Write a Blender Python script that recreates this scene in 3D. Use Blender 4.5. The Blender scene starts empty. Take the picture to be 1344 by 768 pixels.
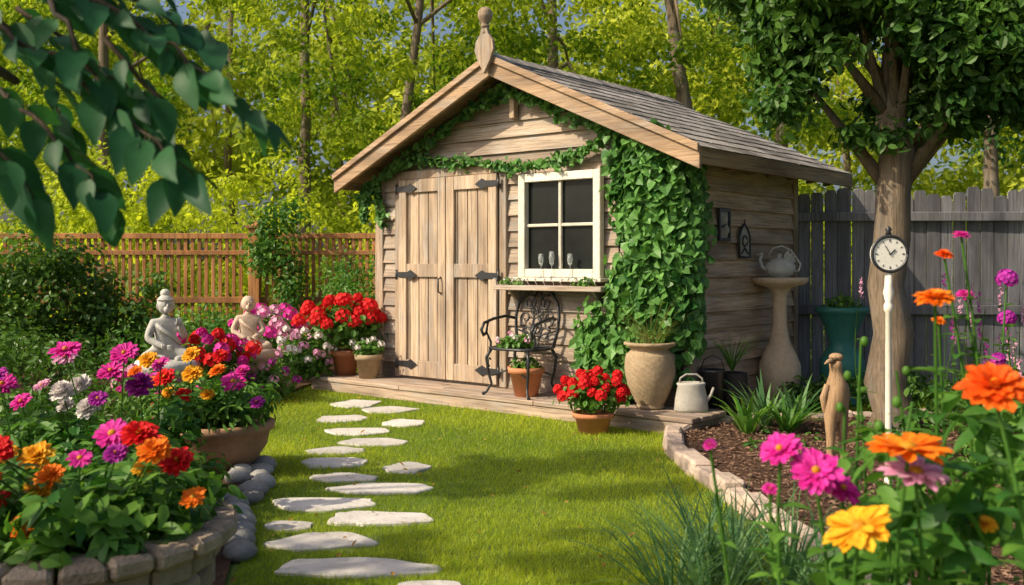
import bpy, bmesh, math, numpy as np
from mathutils import Vector
rng=np.random.default_rng(7)
R_=rng.random
def U(a,b,n=None): return rng.uniform(a,b,n)
def nrm(a):
    a=np.asarray(a,float); return a/np.maximum(np.linalg.norm(a,axis=-1,keepdims=True),1e-9)
scene=bpy.context.scene
scene.view_settings.view_transform='Standard'; scene.view_settings.look='None'
scene.view_settings.exposure=0
# ------------------------------------------------------------ materials
def newmat(name):
    m=bpy.data.materials.new(name); m.use_nodes=True
    nt=m.node_tree; nt.nodes.clear()
    out=nt.nodes.new('ShaderNodeOutputMaterial'); p=nt.nodes.new('ShaderNodeBsdfPrincipled')
    nt.links.new(p.outputs[0],out.inputs[0]); return m,nt,p,out
def mixc(nt,fac,a,b,mode='MIX'):
    n=nt.nodes.new('ShaderNodeMix'); n.data_type='RGBA'; n.blend_type=mode
    for idx,v in ((0,fac),(6,a),(7,b)):
        if hasattr(v,'links'): nt.links.new(v,n.inputs[idx])
        elif idx==0: n.inputs[0].default_value=v
        else: n.inputs[idx].default_value=(*v,1)
    return n.outputs[2]
def mixf(nt,f,k):
    n=nt.nodes.new('ShaderNodeMath'); n.operation='MULTIPLY'; nt.links.new(f,n.inputs[0]); n.inputs[1].default_value=k; return n.outputs[0]
def ramp(nt,f,pts):
    n=nt.nodes.new('ShaderNodeMapRange'); nt.links.new(f,n.inputs[0])
    n.inputs[1].default_value=pts[0]; n.inputs[2].default_value=pts[1]; return n.outputs[0]
def noise(nt,scale,detail=4,vec=None,mapscale=None,rough=.55):
    tc=nt.nodes.new('ShaderNodeTexCoord'); mp=nt.nodes.new('ShaderNodeMapping')
    nt.links.new(tc.outputs['Object'],mp.inputs[0])
    if mapscale: mp.inputs['Scale'].default_value=mapscale
    n=nt.nodes.new('ShaderNodeTexNoise'); n.inputs['Scale'].default_value=scale
    n.inputs['Detail'].default_value=detail; n.inputs['Roughness'].default_value=rough
    nt.links.new(mp.outputs[0],n.inputs['Vector']); return n.outputs['Fac']
def attr(nt):
    n=nt.nodes.new('ShaderNodeAttribute'); n.attribute_name='rnd'; return n.outputs['Fac']
def bump(nt,p,h,strength=.4,dist=.01):
    b=nt.nodes.new('ShaderNodeBump'); b.inputs['Strength'].default_value=strength; b.inputs['Distance'].default_value=dist
    nt.links.new(h,b.inputs['Height']); nt.links.new(b.outputs[0],p.inputs['Normal'])
def leafmat(name,c1,c2,trans=.35,rough=.5,spec=.3,tc=1.3):
    m,nt,p,out=newmat(name)
    a=attr(nt); c=mixc(nt,a,c1,c2)
    nz=ramp(nt,noise(nt,25,3),(.3,.7)); c=mixc(nt,nz,c,mixc(nt,1,c,(.72,.75,.7),'MULTIPLY'))
    nt.links.new(c,p.inputs['Base Color']); p.inputs['Roughness'].default_value=rough
    p.inputs['Specular IOR Level'].default_value=spec
    t=nt.nodes.new('ShaderNodeBsdfTranslucent'); c2_=mixc(nt,1,c,(tc,tc,tc*.55),'MULTIPLY')
    nt.links.new(c2_,t.inputs[0]); ms=nt.nodes.new('ShaderNodeMixShader'); ms.inputs[0].default_value=trans
    nt.links.new(p.outputs[0],ms.inputs[1]); nt.links.new(t.outputs[0],ms.inputs[2]); nt.links.new(ms.outputs[0],out.inputs[0])
    return m
def petalmat(name,c1,c2,trans=.25):
    m,nt,p,out=newmat(name); c=mixc(nt,attr(nt),c1,c2)
    nz=ramp(nt,noise(nt,90,3),(.3,.7)); c=mixc(nt,nz,c,mixc(nt,1,c,(.8,.72,.8),'MULTIPLY'))
    nt.links.new(c,p.inputs['Base Color']); p.inputs['Roughness'].default_value=.6; p.inputs['Specular IOR Level'].default_value=.2
    t=nt.nodes.new('ShaderNodeBsdfTranslucent'); nt.links.new(c,t.inputs[0])
    ms=nt.nodes.new('ShaderNodeMixShader'); ms.inputs[0].default_value=trans
    nt.links.new(p.outputs[0],ms.inputs[1]); nt.links.new(t.outputs[0],ms.inputs[2]); nt.links.new(ms.outputs[0],out.inputs[0])
    return m
def woodmat(name,c1,c2,axis,rough=.8,var=.5,bs=.5,grey=.6):
    m,nt,p,out=newmat(name)
    sc=[26,26,26]; sc[axis]=1.0
    g=ramp(nt,noise(nt,1.6,7,mapscale=tuple(sc),rough=.7),(.32,.68))
    sc2=[70,70,70]; sc2[axis]=1.6
    f=noise(nt,1.5,5,mapscale=tuple(sc2),rough=.65)
    c=mixc(nt,g,c1,c2)
    sc3=[5,5,5]; sc3[axis]=1.2
    st=ramp(nt,noise(nt,1.3,6,mapscale=tuple(sc3)),(.42,.70)); c=mixc(nt,st,c,mixc(nt,1,c,(.54,.54,.57),'MULTIPLY'))
    gl=ramp(nt,noise(nt,1.1,6,mapscale=tuple(x*1.7 for x in sc3)),(.48,.70)); lum=sum(c1)/3*.95; c=mixc(nt,mixf(nt,gl,grey),c,(lum*1.02,lum*.99,lum*.95))
    a=attr(nt); k=nt.nodes.new('ShaderNodeMapRange'); nt.links.new(a,k.inputs[0]); k.inputs[3].default_value=1-var*.5; k.inputs[4].default_value=1+var*.4
    v=nt.nodes.new('ShaderNodeHueSaturation'); nt.links.new(k.outputs[0],v.inputs['Value']); nt.links.new(c,v.inputs['Color'])
    fc=mixc(nt,ramp(nt,f,(.50,.68)),v.outputs[0],tuple(x*.30 for x in c1))
    nt.links.new(fc,p.inputs['Base Color']); p.inputs['Roughness'].default_value=rough; p.inputs['Specular IOR Level'].default_value=.2
    bump(nt,p,f,bs,.006); return m
def stonemat(name,c1,c2,scale=8,rough=.85,bs=.5,bd=.01,spec=.3,metal=0,var=.2):
    m,nt,p,out=newmat(name)
    n1=ramp(nt,noise(nt,scale,6,rough=.7),(.3,.7)); n2=noise(nt,scale*6,4)
    c=mixc(nt,n1,c1,c2); sp=ramp(nt,n2,(.55,.72)); c=mixc(nt,mixf(nt,sp,.5),c,mixc(nt,1,c,(.6,.58,.55),'MULTIPLY'))
    a=attr(nt); k=nt.nodes.new('ShaderNodeMapRange'); nt.links.new(a,k.inputs[0]); k.inputs[3].default_value=1-var; k.inputs[4].default_value=1+var
    v=nt.nodes.new('ShaderNodeHueSaturation'); nt.links.new(k.outputs[0],v.inputs['Value']); nt.links.new(c,v.inputs['Color'])
    nt.links.new(v.outputs[0],p.inputs['Base Color']); p.inputs['Roughness'].default_value=rough
    p.inputs['Specular IOR Level'].default_value=spec; p.inputs['Metallic'].default_value=metal
    bump(nt,p,n2,bs,bd); return m
M={}
M['siding_x']=woodmat('siding_front_wood',(.51,.40,.305),(.33,.25,.19),0,grey=.75)
M['siding_y']=woodmat('siding_side_wood',(.60,.43,.29),(.40,.28,.19),1,grey=.4)
M['door']=woodmat('door_wood',(.61,.46,.33),(.41,.30,.205),2,var=.3,grey=.55)
M['trim_x']=woodmat('trim_wood_x',(.56,.38,.24),(.37,.245,.15),0,var=.3,grey=.35)
M['trim_y']=woodmat('trim_wood_y',(.52,.35,.215),(.35,.225,.14),1,var=.3,grey=.3)
M['trim_z']=woodmat('trim_wood_z',(.50,.37,.26),(.34,.245,.165),2,var=.3)
M['deck']=woodmat('deck_wood',(.55,.41,.31),(.38,.28,.205),0)
M['shingle']=stonemat('weathered_shingle',(.36,.33,.31),(.22,.20,.19),9,.95,.6,.01,.1,var=.45)
M['fence_l']=woodmat('fence_warm_wood',(.60,.28,.105),(.38,.17,.06),2,var=.5,grey=.15)
M['fence_r']=woodmat('fence_grey_wood',(.31,.305,.335),(.17,.165,.18),2,var=.7,grey=.3)
M['iron']=stonemat('black_iron',(.018,.02,.024),(.03,.03,.034),20,.4,.2,.002,.5)
M['white']=stonemat('cream_white_paint',(.78,.73,.63),(.60,.55,.46),9,.55,.3,.003)
M['dial']=stonemat('clock_dial_white',(.82,.80,.74),(.76,.73,.66),9,.5,.1,.001,var=.05)
M['glassdark']=stonemat('dark_window_glass',(.010,.012,.013),(.02,.022,.02),2,.08,.0,.001,.15)
M['dark']=stonemat('dark_interior',(.02,.018,.015),(.03,.025,.02),5,.9)
M['stone']=stonemat('paving_stone',(.66,.62,.58),(.47,.435,.41),4,.85,.6,.012)
M['kerb']=stonemat('bed_stone',(.56,.43,.345),(.38,.295,.24),9,.9,.7,.012,var=.3)
M['pstone']=stonemat('planter_stone',(.42,.325,.24),(.25,.195,.145),12,.9,.8,.015,var=.3)
M['pebble']=stonemat('pebble_stone',(.34,.33,.315),(.20,.195,.19),8,.8,var=.35)
M['soil']=stonemat('mulch_soil',(.16,.09,.06),(.085,.05,.034),14,.95,1,.03,.1)
M['terra']=stonemat('terracotta',(.58,.23,.11),(.44,.17,.085),7,.85,.3,.004)
M['bowl']=stonemat('brown_clay',(.38,.22,.13),(.26,.15,.09),7,.85,.4,.006)
M['urn']=stonemat('tan_urn_clay',(.54,.41,.26),(.37,.27,.165),14,.85,.6,.008)
M['bath']=stonemat('birdbath_stone',(.64,.50,.35),(.46,.35,.24),10,.85,.5,.006)
M['teal']=stonemat('teal_glaze',(.028,.15,.13),(.04,.20,.165),6,.45,.4,.004,.4)
M['statue']=stonemat('grey_white_statue_stone',(.64,.62,.575),(.40,.39,.36),12,.85,.6,.006,var=.1)
M['greym']=stonemat('grey_weathered_metal',(.46,.43,.38),(.32,.30,.27),9,.6,.3,.004)
M['statue2']=stonemat('cream_statue_stone',(.68,.53,.41),(.50,.385,.29),9,.85,.5,.006,var=.1)
M['driftwood']=woodmat('carved_wood',(.54,.35,.20),(.38,.24,.13),2,var=.2,grey=.2)
M['bark']=woodmat('bark',(.30,.225,.155),(.13,.098,.07),2,var=.2,bs=1)
M['twig']=woodmat('twig_bark',(.10,.07,.045),(.055,.04,.03),2,var=.2)
M['lawn']=stonemat('lawn_ground',(.09,.14,.02),(.14,.19,.03),3,.95)
M['grass']=leafmat('grass_blade',(.15,.28,.018),(.60,.66,.055),.45,.5,.2,1.35)
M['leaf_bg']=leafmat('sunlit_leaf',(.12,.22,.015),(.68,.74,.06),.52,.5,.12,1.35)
M['leaf_far_haze']=leafmat('hazed_far_leaf',(.22,.31,.03),(.68,.72,.10),.52,.6,.08,1.3)  # warm distance haze is put into this brighter, yellower leaf colour
M['leaf_dark']=leafmat('dark_leaf',(.035,.11,.016),(.14,.27,.04),.33,.42,.3)
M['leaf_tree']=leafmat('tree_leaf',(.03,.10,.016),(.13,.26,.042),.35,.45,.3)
M['leaf_near']=leafmat('big_leaf',(.016,.085,.04),(.04,.15,.05),.35,.5,.22,1.7)
M['ivy']=leafmat('ivy_leaf',(.028,.12,.024),(.20,.42,.10),.28,.42,.32)
M['leaf_pl']=leafmat('plant_leaf',(.045,.16,.026),(.18,.36,.05),.36,.45,.3)
M['blue']=leafmat('bluegreen_blade',(.065,.17,.065),(.18,.33,.12),.32,.5,.3)
M['straw']=leafmat('straw_blade',(.42,.39,.16),(.20,.28,.07),.3,.6,.2)
M['red']=petalmat('red_petal',(.72,.008,.015),(.88,.03,.028))
M['orange']=petalmat('orange_petal',(.92,.18,.008),(.95,.30,.015))
M['deeporange']=petalmat('deep_orange_petal',(.87,.09,.006),(.93,.17,.012))
M['yellow']=petalmat('yellow_petal',(.92,.42,.01),(.95,.58,.035))
M['magenta']=petalmat('magenta_petal',(.72,.015,.31),(.85,.07,.48))
M['purple']=petalmat('purple_petal',(.38,.014,.30),(.56,.05,.45))
M['pink']=petalmat('pink_petal',(.82,.34,.54),(.90,.57,.72))
M['wht']=petalmat('white_petal',(.86,.84,.76),(.92,.91,.86))
M['eye']=petalmat('flower_centre',(.60,.28,.01),(.20,.08,.01),0)
M['chip']=stonemat('bark_chip',(.28,.165,.105),(.14,.08,.055),20,.9)
M['litter']=leafmat('fallen_leaf',(.45,.30,.06),(.30,.14,.05),.2,.7,.1)
m,nt,p,out=newmat('clear_glass'); p.inputs['Base Color'].default_value=(.9,.95,.95,1); p.inputs['Roughness'].default_value=.05
p.inputs['Transmission Weight'].default_value=.85; p.inputs['IOR'].default_value=1.45; M['glass']=m
# ------------------------------------------------------------ mesh builder
def ortho(d):
    d=nrm(d); r=np.where(np.abs(d[...,2:3])>.9,np.array([1.,0,0]),np.array([0,0,1.]))
    a=nrm(np.cross(d,r)); return a,np.cross(a,d)
FT=np.array([0,.10,.27,.47,.68,.86,1.]); FW=np.array([.02,.62,.97,1.0,.74,.36,.01])
class B:
    def __init__(s): s.V=[];s.F=[];s.n=0
    def add(s,V,F,mat=0,r=None,smooth=False):
        V=np.asarray(V,float).reshape(-1,3)
        if isinstance(F,list):
            g={}
            for f in F: g.setdefault(len(f),[]).append(f)
            rr=R_() if r is None else r
            for k,fs in g.items(): s.F.append((np.array(fs)+s.n,mat,np.full(len(fs),rr),smooth))
        else:
            rr=np.full(len(F),R_() if r is None else 0.); 
            if r is not None: rr[:]=r
            s.F.append((F+s.n,mat,rr,smooth))
        s.V.append(V); s.n+=len(V)
    def hexa(s,v8,mat=0,r=None):
        s.add(v8,np.array([[0,3,2,1],[4,5,6,7],[0,1,5,4],[1,2,6,5],[2,3,7,6],[3,0,4,7]]),mat,r)
    def box(s,lo,hi,mat=0,r=None,jit=0):
        x0,y0,z0=lo;x1,y1,z1=hi
        v=np.array([[x0,y0,z0],[x1,y0,z0],[x1,y1,z0],[x0,y1,z0],[x0,y0,z1],[x1,y0,z1],[x1,y1,z1],[x0,y1,z1]],float)
        if jit: v+=U(-jit,jit,v.shape)
        s.hexa(v,mat,r)
    def tube(s,path,rad,n=7,mat=0,r=None,cap=True):
        P=np.array(path,float); m=len(P); rad=np.broadcast_to(np.asarray(rad,float),(m,))
        T=nrm(np.gradient(P,axis=0)); a,_=ortho(T[0]); th=np.linspace(0,2*np.pi,n,endpoint=False)
        V=[]
        for i in range(m):
            a=nrm(a-T[i]*np.dot(a,T[i])); b=np.cross(T[i],a)
            V.append(P[i]+rad[i]*(np.cos(th)[:,None]*a+np.sin(th)[:,None]*b))
        V=np.concatenate(V); F=[]
        for i in range(m-1):
            for j in range(n):
                F.append([i*n+j,i*n+(j+1)%n,(i+1)*n+(j+1)%n,(i+1)*n+j])
        if cap: F.append(list(range(n))[::-1]); F.append([(m-1)*n+j for j in range(n)])
        s.add(V,F,mat,r,True)
    def lathe(s,prof,c=(0,0,0),n=28,mat=0,r=None,rip=None,smooth=True,sx=1,sy=1):
        th=np.linspace(0,2*np.pi,n,endpoint=False); V=[]
        for i,(q,z) in enumerate(prof):
            rr=np.full(n,q)
            if rip: rr=rr*(1+rip[0]*np.sin(rip[1]*th+rip[2]*i))
            V.append(np.stack([c[0]+sx*rr*np.cos(th),c[1]+sy*rr*np.sin(th),np.full(n,c[2]+z)],1))
        V=np.concatenate(V); F=[]
        for i in range(len(prof)-1):
            for j in range(n): F.append([i*n+j,i*n+(j+1)%n,(i+1)*n+(j+1)%n,(i+1)*n+j])
        s.add(V,F,mat,r,smooth)
    def ball(s,c,rad,mat=0,r=None,n=10,axis=(0,0,1),cut=-1.0,noise=0):
        rad=np.broadcast_to(np.asarray(rad,float),(3,)); ax=nrm(np.array(axis,float)); e1,e2=ortho(ax)
        t=np.linspace(0,np.arccos(cut),n); th=np.linspace(0,2*np.pi,2*n,endpoint=False)
        V=[];F=[];k=2*n
        for a in t:
            for b in th:
                q=1+noise*(R_()-.5)
                V.append(np.array(c)+q*(e1*rad[0]*np.sin(a)*np.cos(b)+e2*rad[1]*np.sin(a)*np.sin(b)+ax*rad[2]*np.cos(a)))
        for i in range(n-1):
            for j in range(k): F.append([i*k+j,(i+1)*k+j,(i+1)*k+(j+1)%k,i*k+(j+1)%k])
        s.add(V,F,mat,r,True)
    def leaves(s,P,D,N,L,W,mat=0,r=None,fold=.2,droop=.2,prof=(.3,.9,.68,.85),smooth=False,fine=False):
        P=np.asarray(P,float);D=nrm(D);N=nrm(N-D*np.sum(np.asarray(N)*D,-1,keepdims=True)); S=np.cross(D,N)
        n=len(P); L=np.broadcast_to(L,(n,))[:,None]; W=np.broadcast_to(W,(n,))[:,None]
        if r is None: r=R_(n)
        r=np.broadcast_to(r,(n,))
        if fine:
            cols=[]; wav=U(-.06,.06,(n,7))
            for sg in (0,1,-1):
                for i in range(7):
                    t=FT[i]; w=FW[i]*abs(sg)
                    cols.append(P+D*L*t+sg*.5*W*w*S+N*(fold*W*w*.5-droop*L*t*t+(wav[:,i:i+1]*W*abs(sg) if 0<i<6 else 0)))
            V=np.stack(cols,1); base=np.arange(n)[:,None]*21
            F=np.concatenate([base+np.array([[i,i+1,i+8,i+7]]) for i in range(6)]+[base+np.array([[i+1,i,i+14,i+15]]) for i in range(6)])
            s.add(V,F,mat,np.tile(r,12),True); return
        a,wa,b_,wb=prof
        def at(t,w,sg): return P+D*L*t+sg*.5*W*w*S+N*(fold*W*w*.5-droop*L*t*t)
        V=np.stack([P,at(a,wa,1),at(b_,wb,1),at(1,0,1),at(b_,wb,-1),at(a,wa,-1)],1)
        base=np.arange(n)[:,None]*6
        F=np.concatenate([base+np.array([[0,3,2,1]]),base+np.array([[0,5,4,3]])])
        s.add(V,F,mat,np.concatenate([r,r]),smooth)
    def blades(s,P,D,H,L,W,mat=0,r=None,seg=4,bend=.5):
        P=np.asarray(P,float);n=len(P);D=nrm(D);H=nrm(H); L=np.broadcast_to(L,(n,))[:,None];W=np.broadcast_to(W,(n,))[:,None]; bend=np.broadcast_to(bend,(n,))[:,None]
        S=nrm(np.cross(D,H)); ring=[]
        for i in range(seg+1):
            t=i/seg; c=P+D*L*t+H*L*bend*t*t*.9+np.array([0,0,-1.])*L*bend*t**3*.55
            w=W*(.55+.9*t if t<.4 else (1-t)*1.55)*.5+1e-4
            ring+= [c+S*w,c-S*w]
        V=np.stack(ring,1); k=2*(seg+1); base=np.arange(n)[:,None]*k
        F=np.concatenate([base+np.array([[2*i,2*i+1,2*i+3,2*i+2]]) for i in range(seg)])
        if r is None: r=R_(n)
        s.add(V,F,mat,np.tile(r,seg),False)
    def obj(s,name,mats,parent=None,loc=(0,0,0),rotz=0,bevel=0):
        me=bpy.data.meshes.new(name); V=np.concatenate(s.V)
        me.vertices.add(len(V)); me.vertices.foreach_set('co',V.astype(np.float32).ravel())
        nl=sum(f[0].size for f in s.F); npol=sum(len(f[0]) for f in s.F)
        me.loops.add(nl); me.polygons.add(npol)
        me.loops.foreach_set('vertex_index',np.concatenate([f[0].ravel() for f in s.F]).astype(np.int32))
        tot=np.concatenate([np.full(len(f[0]),f[0].shape[1]) for f in s.F]).astype(np.int32)
        st=np.concatenate([[0],np.cumsum(tot)[:-1]]).astype(np.int32)
        me.polygons.foreach_set('loop_start',st)
        try: me.polygons.foreach_set('loop_total',tot)
        except Exception: pass
        me.polygons.foreach_set('material_index',np.concatenate([np.full(len(f[0]),f[1]) for f in s.F]).astype(np.int32))
        me.polygons.foreach_set('use_smooth',np.concatenate([np.full(len(f[0]),f[3]) for f in s.F]))
        at=me.attributes.new('rnd','FLOAT','FACE'); at.data.foreach_set('value',np.concatenate([f[2] for f in s.F]).astype(np.float32))
        me.update(calc_edges=True); me.validate()
        for mm in mats: me.materials.append(M[mm])
        o=bpy.data.objects.new(name,me); scene.collection.objects.link(o)
        o.location=loc; o.rotation_euler=(0,0,rotz)
        if parent: o.parent=parent
        if bevel:
            bv=o.modifiers.new('bevel','BEVEL'); bv.width=bevel; bv.segments=1; bv.limit_method='ANGLE'
        return o
def empty(name,loc=(0,0,0),rotz=0,parent=None):
    o=bpy.data.objects.new(name,None); scene.collection.objects.link(o); o.location=loc; o.rotation_euler=(0,0,rotz); o.empty_display_size=.1
    if parent: o.parent=parent
    return o
def rdir(n,up=0.):
    v=rng.normal(size=(n,3)); v=nrm(v); v[:,2]+=up; return nrm(v)
def leaf_ball(b,c,rad,n,L,mat=0,r=None,up=.3,shell=.55,W=.55,prof=(.3,.9,.68,.85),droop=.2,zmin=None,fine=False):
    """leaves through an ellipsoid, facing outward"""
    d=rdir(n); q=(shell+(1-shell)*R_(n))[:,None]; q*=(1+.12*rng.normal(size=(n,1)))
    P=np.array(c)+d*q*np.array(rad)
    N=nrm(d+rdir(n)*.6+np.array([0,0,up])); D=nrm(np.cross(N,rdir(n))+np.array([0,0,-.25])+d*.3)
    LL=L*U(.65,1.25,n)
    if zmin is not None:
        k=P[:,2]>zmin; P,D,N,LL=P[k],D[k],N[k],LL[k]
    rr=None if r is None else np.clip(r+U(-.25,.25,len(P)),0,1)
    b.leaves(P,D,N,LL,LL*W,mat,rr,prof=prof,droop=droop,fine=fine)
def head(b,pos,axis,R,kind,mp,mc):
    ax=nrm(np.array(axis,float)); e1,e2=ortho(ax)
    lay={'zinnia':[(15,1,4,1),(14,.86,16,1),(12,.68,32,1),(9,.5,50,1),(6,.32,68,1)],
         'daisy':[(17,1,6,1),(15,.84,15,1)],
         'gerbera':[(20,1,8,1),(18,.88,18,1),(14,.55,35,1)],
         'pom':[(12,.95,-22,1),(14,1,-2,1),(14,.96,18,1),(12,.92,36,1),(9,.9,54,1),(5,.88,74,1)]}[kind]
    for n,q,el,_ in lay:
        th=np.linspace(0,2*np.pi,n,endpoint=False)+R_()*6+U(-.12,.12,n); e=np.radians(el+U(-9,9,n))
        rad=np.cos(th)[:,None]*e1+np.sin(th)[:,None]*e2
        D=rad*np.cos(e)[:,None]+ax*np.sin(e)[:,None]; N=-rad*np.sin(e)[:,None]+ax*np.cos(e)[:,None]
        P=np.array(pos)+D*R*.1; L=R*q*.92*U(.86,1.08,n)
        b.leaves(P,D,N,L,2*np.pi*R*q/n*1.0,mp,None,fold=.25,droop=.15 if kind!='pom' else -.15,prof=(.4,.85,.84,.85))
    if kind=='daisy': b.ball(np.array(pos)+ax*R*.06,(R*.22,R*.22,R*.14),mc,.2,n=5,axis=ax,cut=0)
    elif kind!='pom':
        b.ball(np.array(pos)+ax*R*.12,(R*.16,R*.16,R*.16),mc,.2,n=5,axis=ax,cut=0)
    b.ball(np.array(pos)-ax*R*.02,(R*.2,R*.2,R*.28),0,.4,n=5,axis=-ax,cut=0)
def stem(b,base,top,r=.004,nleaf=4,L=.09,mat=0,W=.4,fine=False):
    base=np.array(base,float);top=np.array(top,float); t=np.linspace(0,1,7)[:,None]
    bow=rdir(1)[0]*.07*np.linalg.norm(top-base); bow[2]=0
    P=base+(top-base)*t+bow*np.sin(t*np.pi)
    b.tube(P,np.linspace(r*1.3,r*.8,7),5,mat,.35,cap=False)
    if nleaf:
        tt=np.linspace(.12,.86,nleaf); C=base+(top-base)*tt[:,None]+bow*np.sin(tt*np.pi)[:,None]
        for sgn in (0,np.pi):
            th=np.arange(nleaf)*1.57+sgn+R_()*3
            D=np.stack([np.cos(th),np.sin(th),U(.1,.6,nleaf)],1); N=np.tile([0,0,1.],(nleaf,1))+rdir(nleaf)*.2
            b.leaves(C,D,N,L*U(.8,1.2,nleaf)*(1.15-.5*tt),L*W*U(.8,1.1,nleaf),mat,droop=.35,fine=fine)
def florets(b,P,N,size,mat,npet=5,r=None):
    P=np.asarray(P);N=nrm(N);n=len(P); e1,e2=ortho(N); ph=U(0,6,n)
    s_=np.broadcast_to(size,(n,))
    rr=R_(n) if r is None else np.full(n,r)
    for k in range(npet):
        th=ph+k*2*np.pi/npet; D=np.cos(th)[:,None]*e1+np.sin(th)[:,None]*e2+N*.25
        b.leaves(P,D,N,s_,s_*.95,mat,rr,fold=.1,droop=.1,prof=(.45,.9,.85,.8))
def umbel(b,c,R,mat,n=26,size=.02):
    i=np.arange(n)+.5; phi=np.arccos(1-1.5*i/n); th=i*2.39996
    d=np.stack([np.sin(phi)*np.cos(th),np.sin(phi)*np.sin(th),np.cos(phi)],1)
    florets(b,np.array(c)+d*R*(1+U(-.1,.1,(n,1))),d,size,mat)
# ------------------------------------------------------------ ground
b=B(); b.add([[-250,-60,0],[250,-60,0],[250,450,0],[-250,450,0]],np.array([[0,1,2,3]]),0,.5); b.obj('ground',['lawn'])
def bedL(y): return np.interp(y,[2,3,4.4,5.0,5.9,7.5,9.2,9.8,12],[-1.0,-1.0,-1.22,-1.42,-1.5,-1.95,-2.35,-2.2,-2.0])
kerbp=np.array([[1.75,2.4],[1.5,3.2],[1.42,3.8],[1.37,4.35],[1.28,4.9],[1.21,5.45],[1.14,6.15],[1.10,6.8],[1.2,7.3],[1.47,7.7],[2.07,7.97],[2.99,8.12],[4.2,8.2],[6,8.2]])
b=B(); ys=np.linspace(1,12.5,24); V=[];
for y in ys: V+= [[-9,y,.02],[float(bedL(y)),y,.02]]
b.add(V,np.array([[2*i,2*i+1,2*i+3,2*i+2] for i in range(23)]),0,.5)
b.obj('flower_bed_soil',['soil'])
b=B(); V=[];
for x,y in kerbp: V+=[[x,y,.05],[7,y,.05]]
b.add(V,np.array([[2*i,2*i+1,2*i+3,2*i+2] for i in range(len(kerbp)-1)]),0,.5)
n=12000; P=np.stack([U(1.15,5,n),U(3.2,8.1,n),U(.052,.075,n)],1); kx=np.interp(P[:,1],kerbp[:,1],kerbp[:,0]); P=P[P[:,0]>kx+.05]; n=len(P)
b.leaves(P,rdir(n)*[1,1,.25],rdir(n,2.2),U(.02,.05,n),U(.012,.022,n),1); b.obj('mulch_bed',['soil','chip'])
# kerb stones
b=B(); seg=np.linalg.norm(np.diff(kerbp,axis=0),axis=1); cum=np.concatenate([[0],np.cumsum(seg)]); s=0
while s<cum[-1]-.3:
    l=U(.18,.32); a=np.array([np.interp(s+.008,cum,kerbp[:,0]),np.interp(s+.008,cum,kerbp[:,1])]); e=np.array([np.interp(s+l-.008,cum,kerbp[:,0]),np.interp(s+l-.008,cum,kerbp[:,1])])
    t=nrm(e-a); nn=np.array([-t[1],t[0]])*U(.06,.08); h=U(.075,.11)
    v=[[*(a-nn),-.02],[*(e-nn),-.02],[*(e+nn),-.02],[*(a+nn),-.02],[*(a-nn*.9),h],[*(e-nn*.9),h],[*(e+nn*.9),h],[*(a+nn*.9),h]]
    v=np.array(v)+U(-.012,.012,(8,3)); b.hexa(v,0); s+=l
b.obj('stone_bed_edging',['kerb'],bevel=.016)
b=B()
for y in np.arange(4.35,6.3,.17):
    b.ball((float(bedL(y))+.02+U(-.03,.03),y,.03),(U(.07,.1),U(.06,.09),U(.04,.06)),0,n=7,noise=.04)
    if R_()<.6: b.ball((float(bedL(y))-.13+U(-.03,.03),y+.06,.05),(U(.06,.09),U(.06,.08),U(.04,.06)),0,n=7,noise=.04)
b.obj('pebble_edging',['pebble'])
# stepping stones: thin, irregular flagstones flush with turf
ST=[(-1.447,9.09,.50,.5),(-1.407,8.20,.42,.36),(-1.085,8.71,.54,.42),(-1.19,7.58,.52,.32),(-.87,7.97,.34,.36),(-.999,7.13,.55,.3),(-1.205,6.80,.42,.26),(-1.142,6.40,.42,.32),(-1.003,5.95,.40,.25),(-.662,6.24,.32,.36),(-.764,5.66,.62,.25),(-1.013,5.30,.56,.32),(-.677,5.0,.54,.28),(-1.09,4.86,.24,.2),(-.877,4.58,.60,.30),(-.654,4.19,.66,.27),(-.30,3.9,.36,.22)]
b=B()
for (x,y,w,d) in ST:
    k=int(rng.integers(5,7)); th=np.linspace(0,2*np.pi,k,endpoint=False)+U(-.35,.35,k)+U(0,1)
    q=1/np.maximum(np.abs(np.cos(th))**3+np.abs(np.sin(th))**3,.2)**(1/3)*U(.92,1.12,k)
    cx_=x+np.cos(th)*q*w/2; cy_=y+np.sin(th)*q*d/2
    X=[];Y=[]
    for i in range(k):
        j=(i+1)%k; h=(i-1)%k
        p0=np.array([cx_[i],cy_[i]]); pa=np.array([cx_[h],cy_[h]]); pb=np.array([cx_[j],cy_[j]])
        for q_ in (p0+(pa-p0)*.08,p0+(pb-p0)*.08,p0+(pb-p0)*.33+U(-.014,.014,2),p0+(pb-p0)*.66+U(-.014,.014,2)): X.append(q_[0]);Y.append(q_[1])
    n=len(X); zt_=U(.012,.018)
    V=[]
    for kk,z in [(1.0,-.02),(1.0,zt_-.005),(.97,zt_)]: V+=[[x+(X[i]-x)*kk,y+(Y[i]-y)*kk,z] for i in range(n)]
    F=[[j*n+i,j*n+(i+1)%n,(j+1)*n+(i+1)%n,(j+1)*n+i] for j in range(2) for i in range(n)]+[[2*n+i for i in range(n)]]
    b.add(V,F,0)
b.obj('stepping_stone_path',['stone'])
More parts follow.
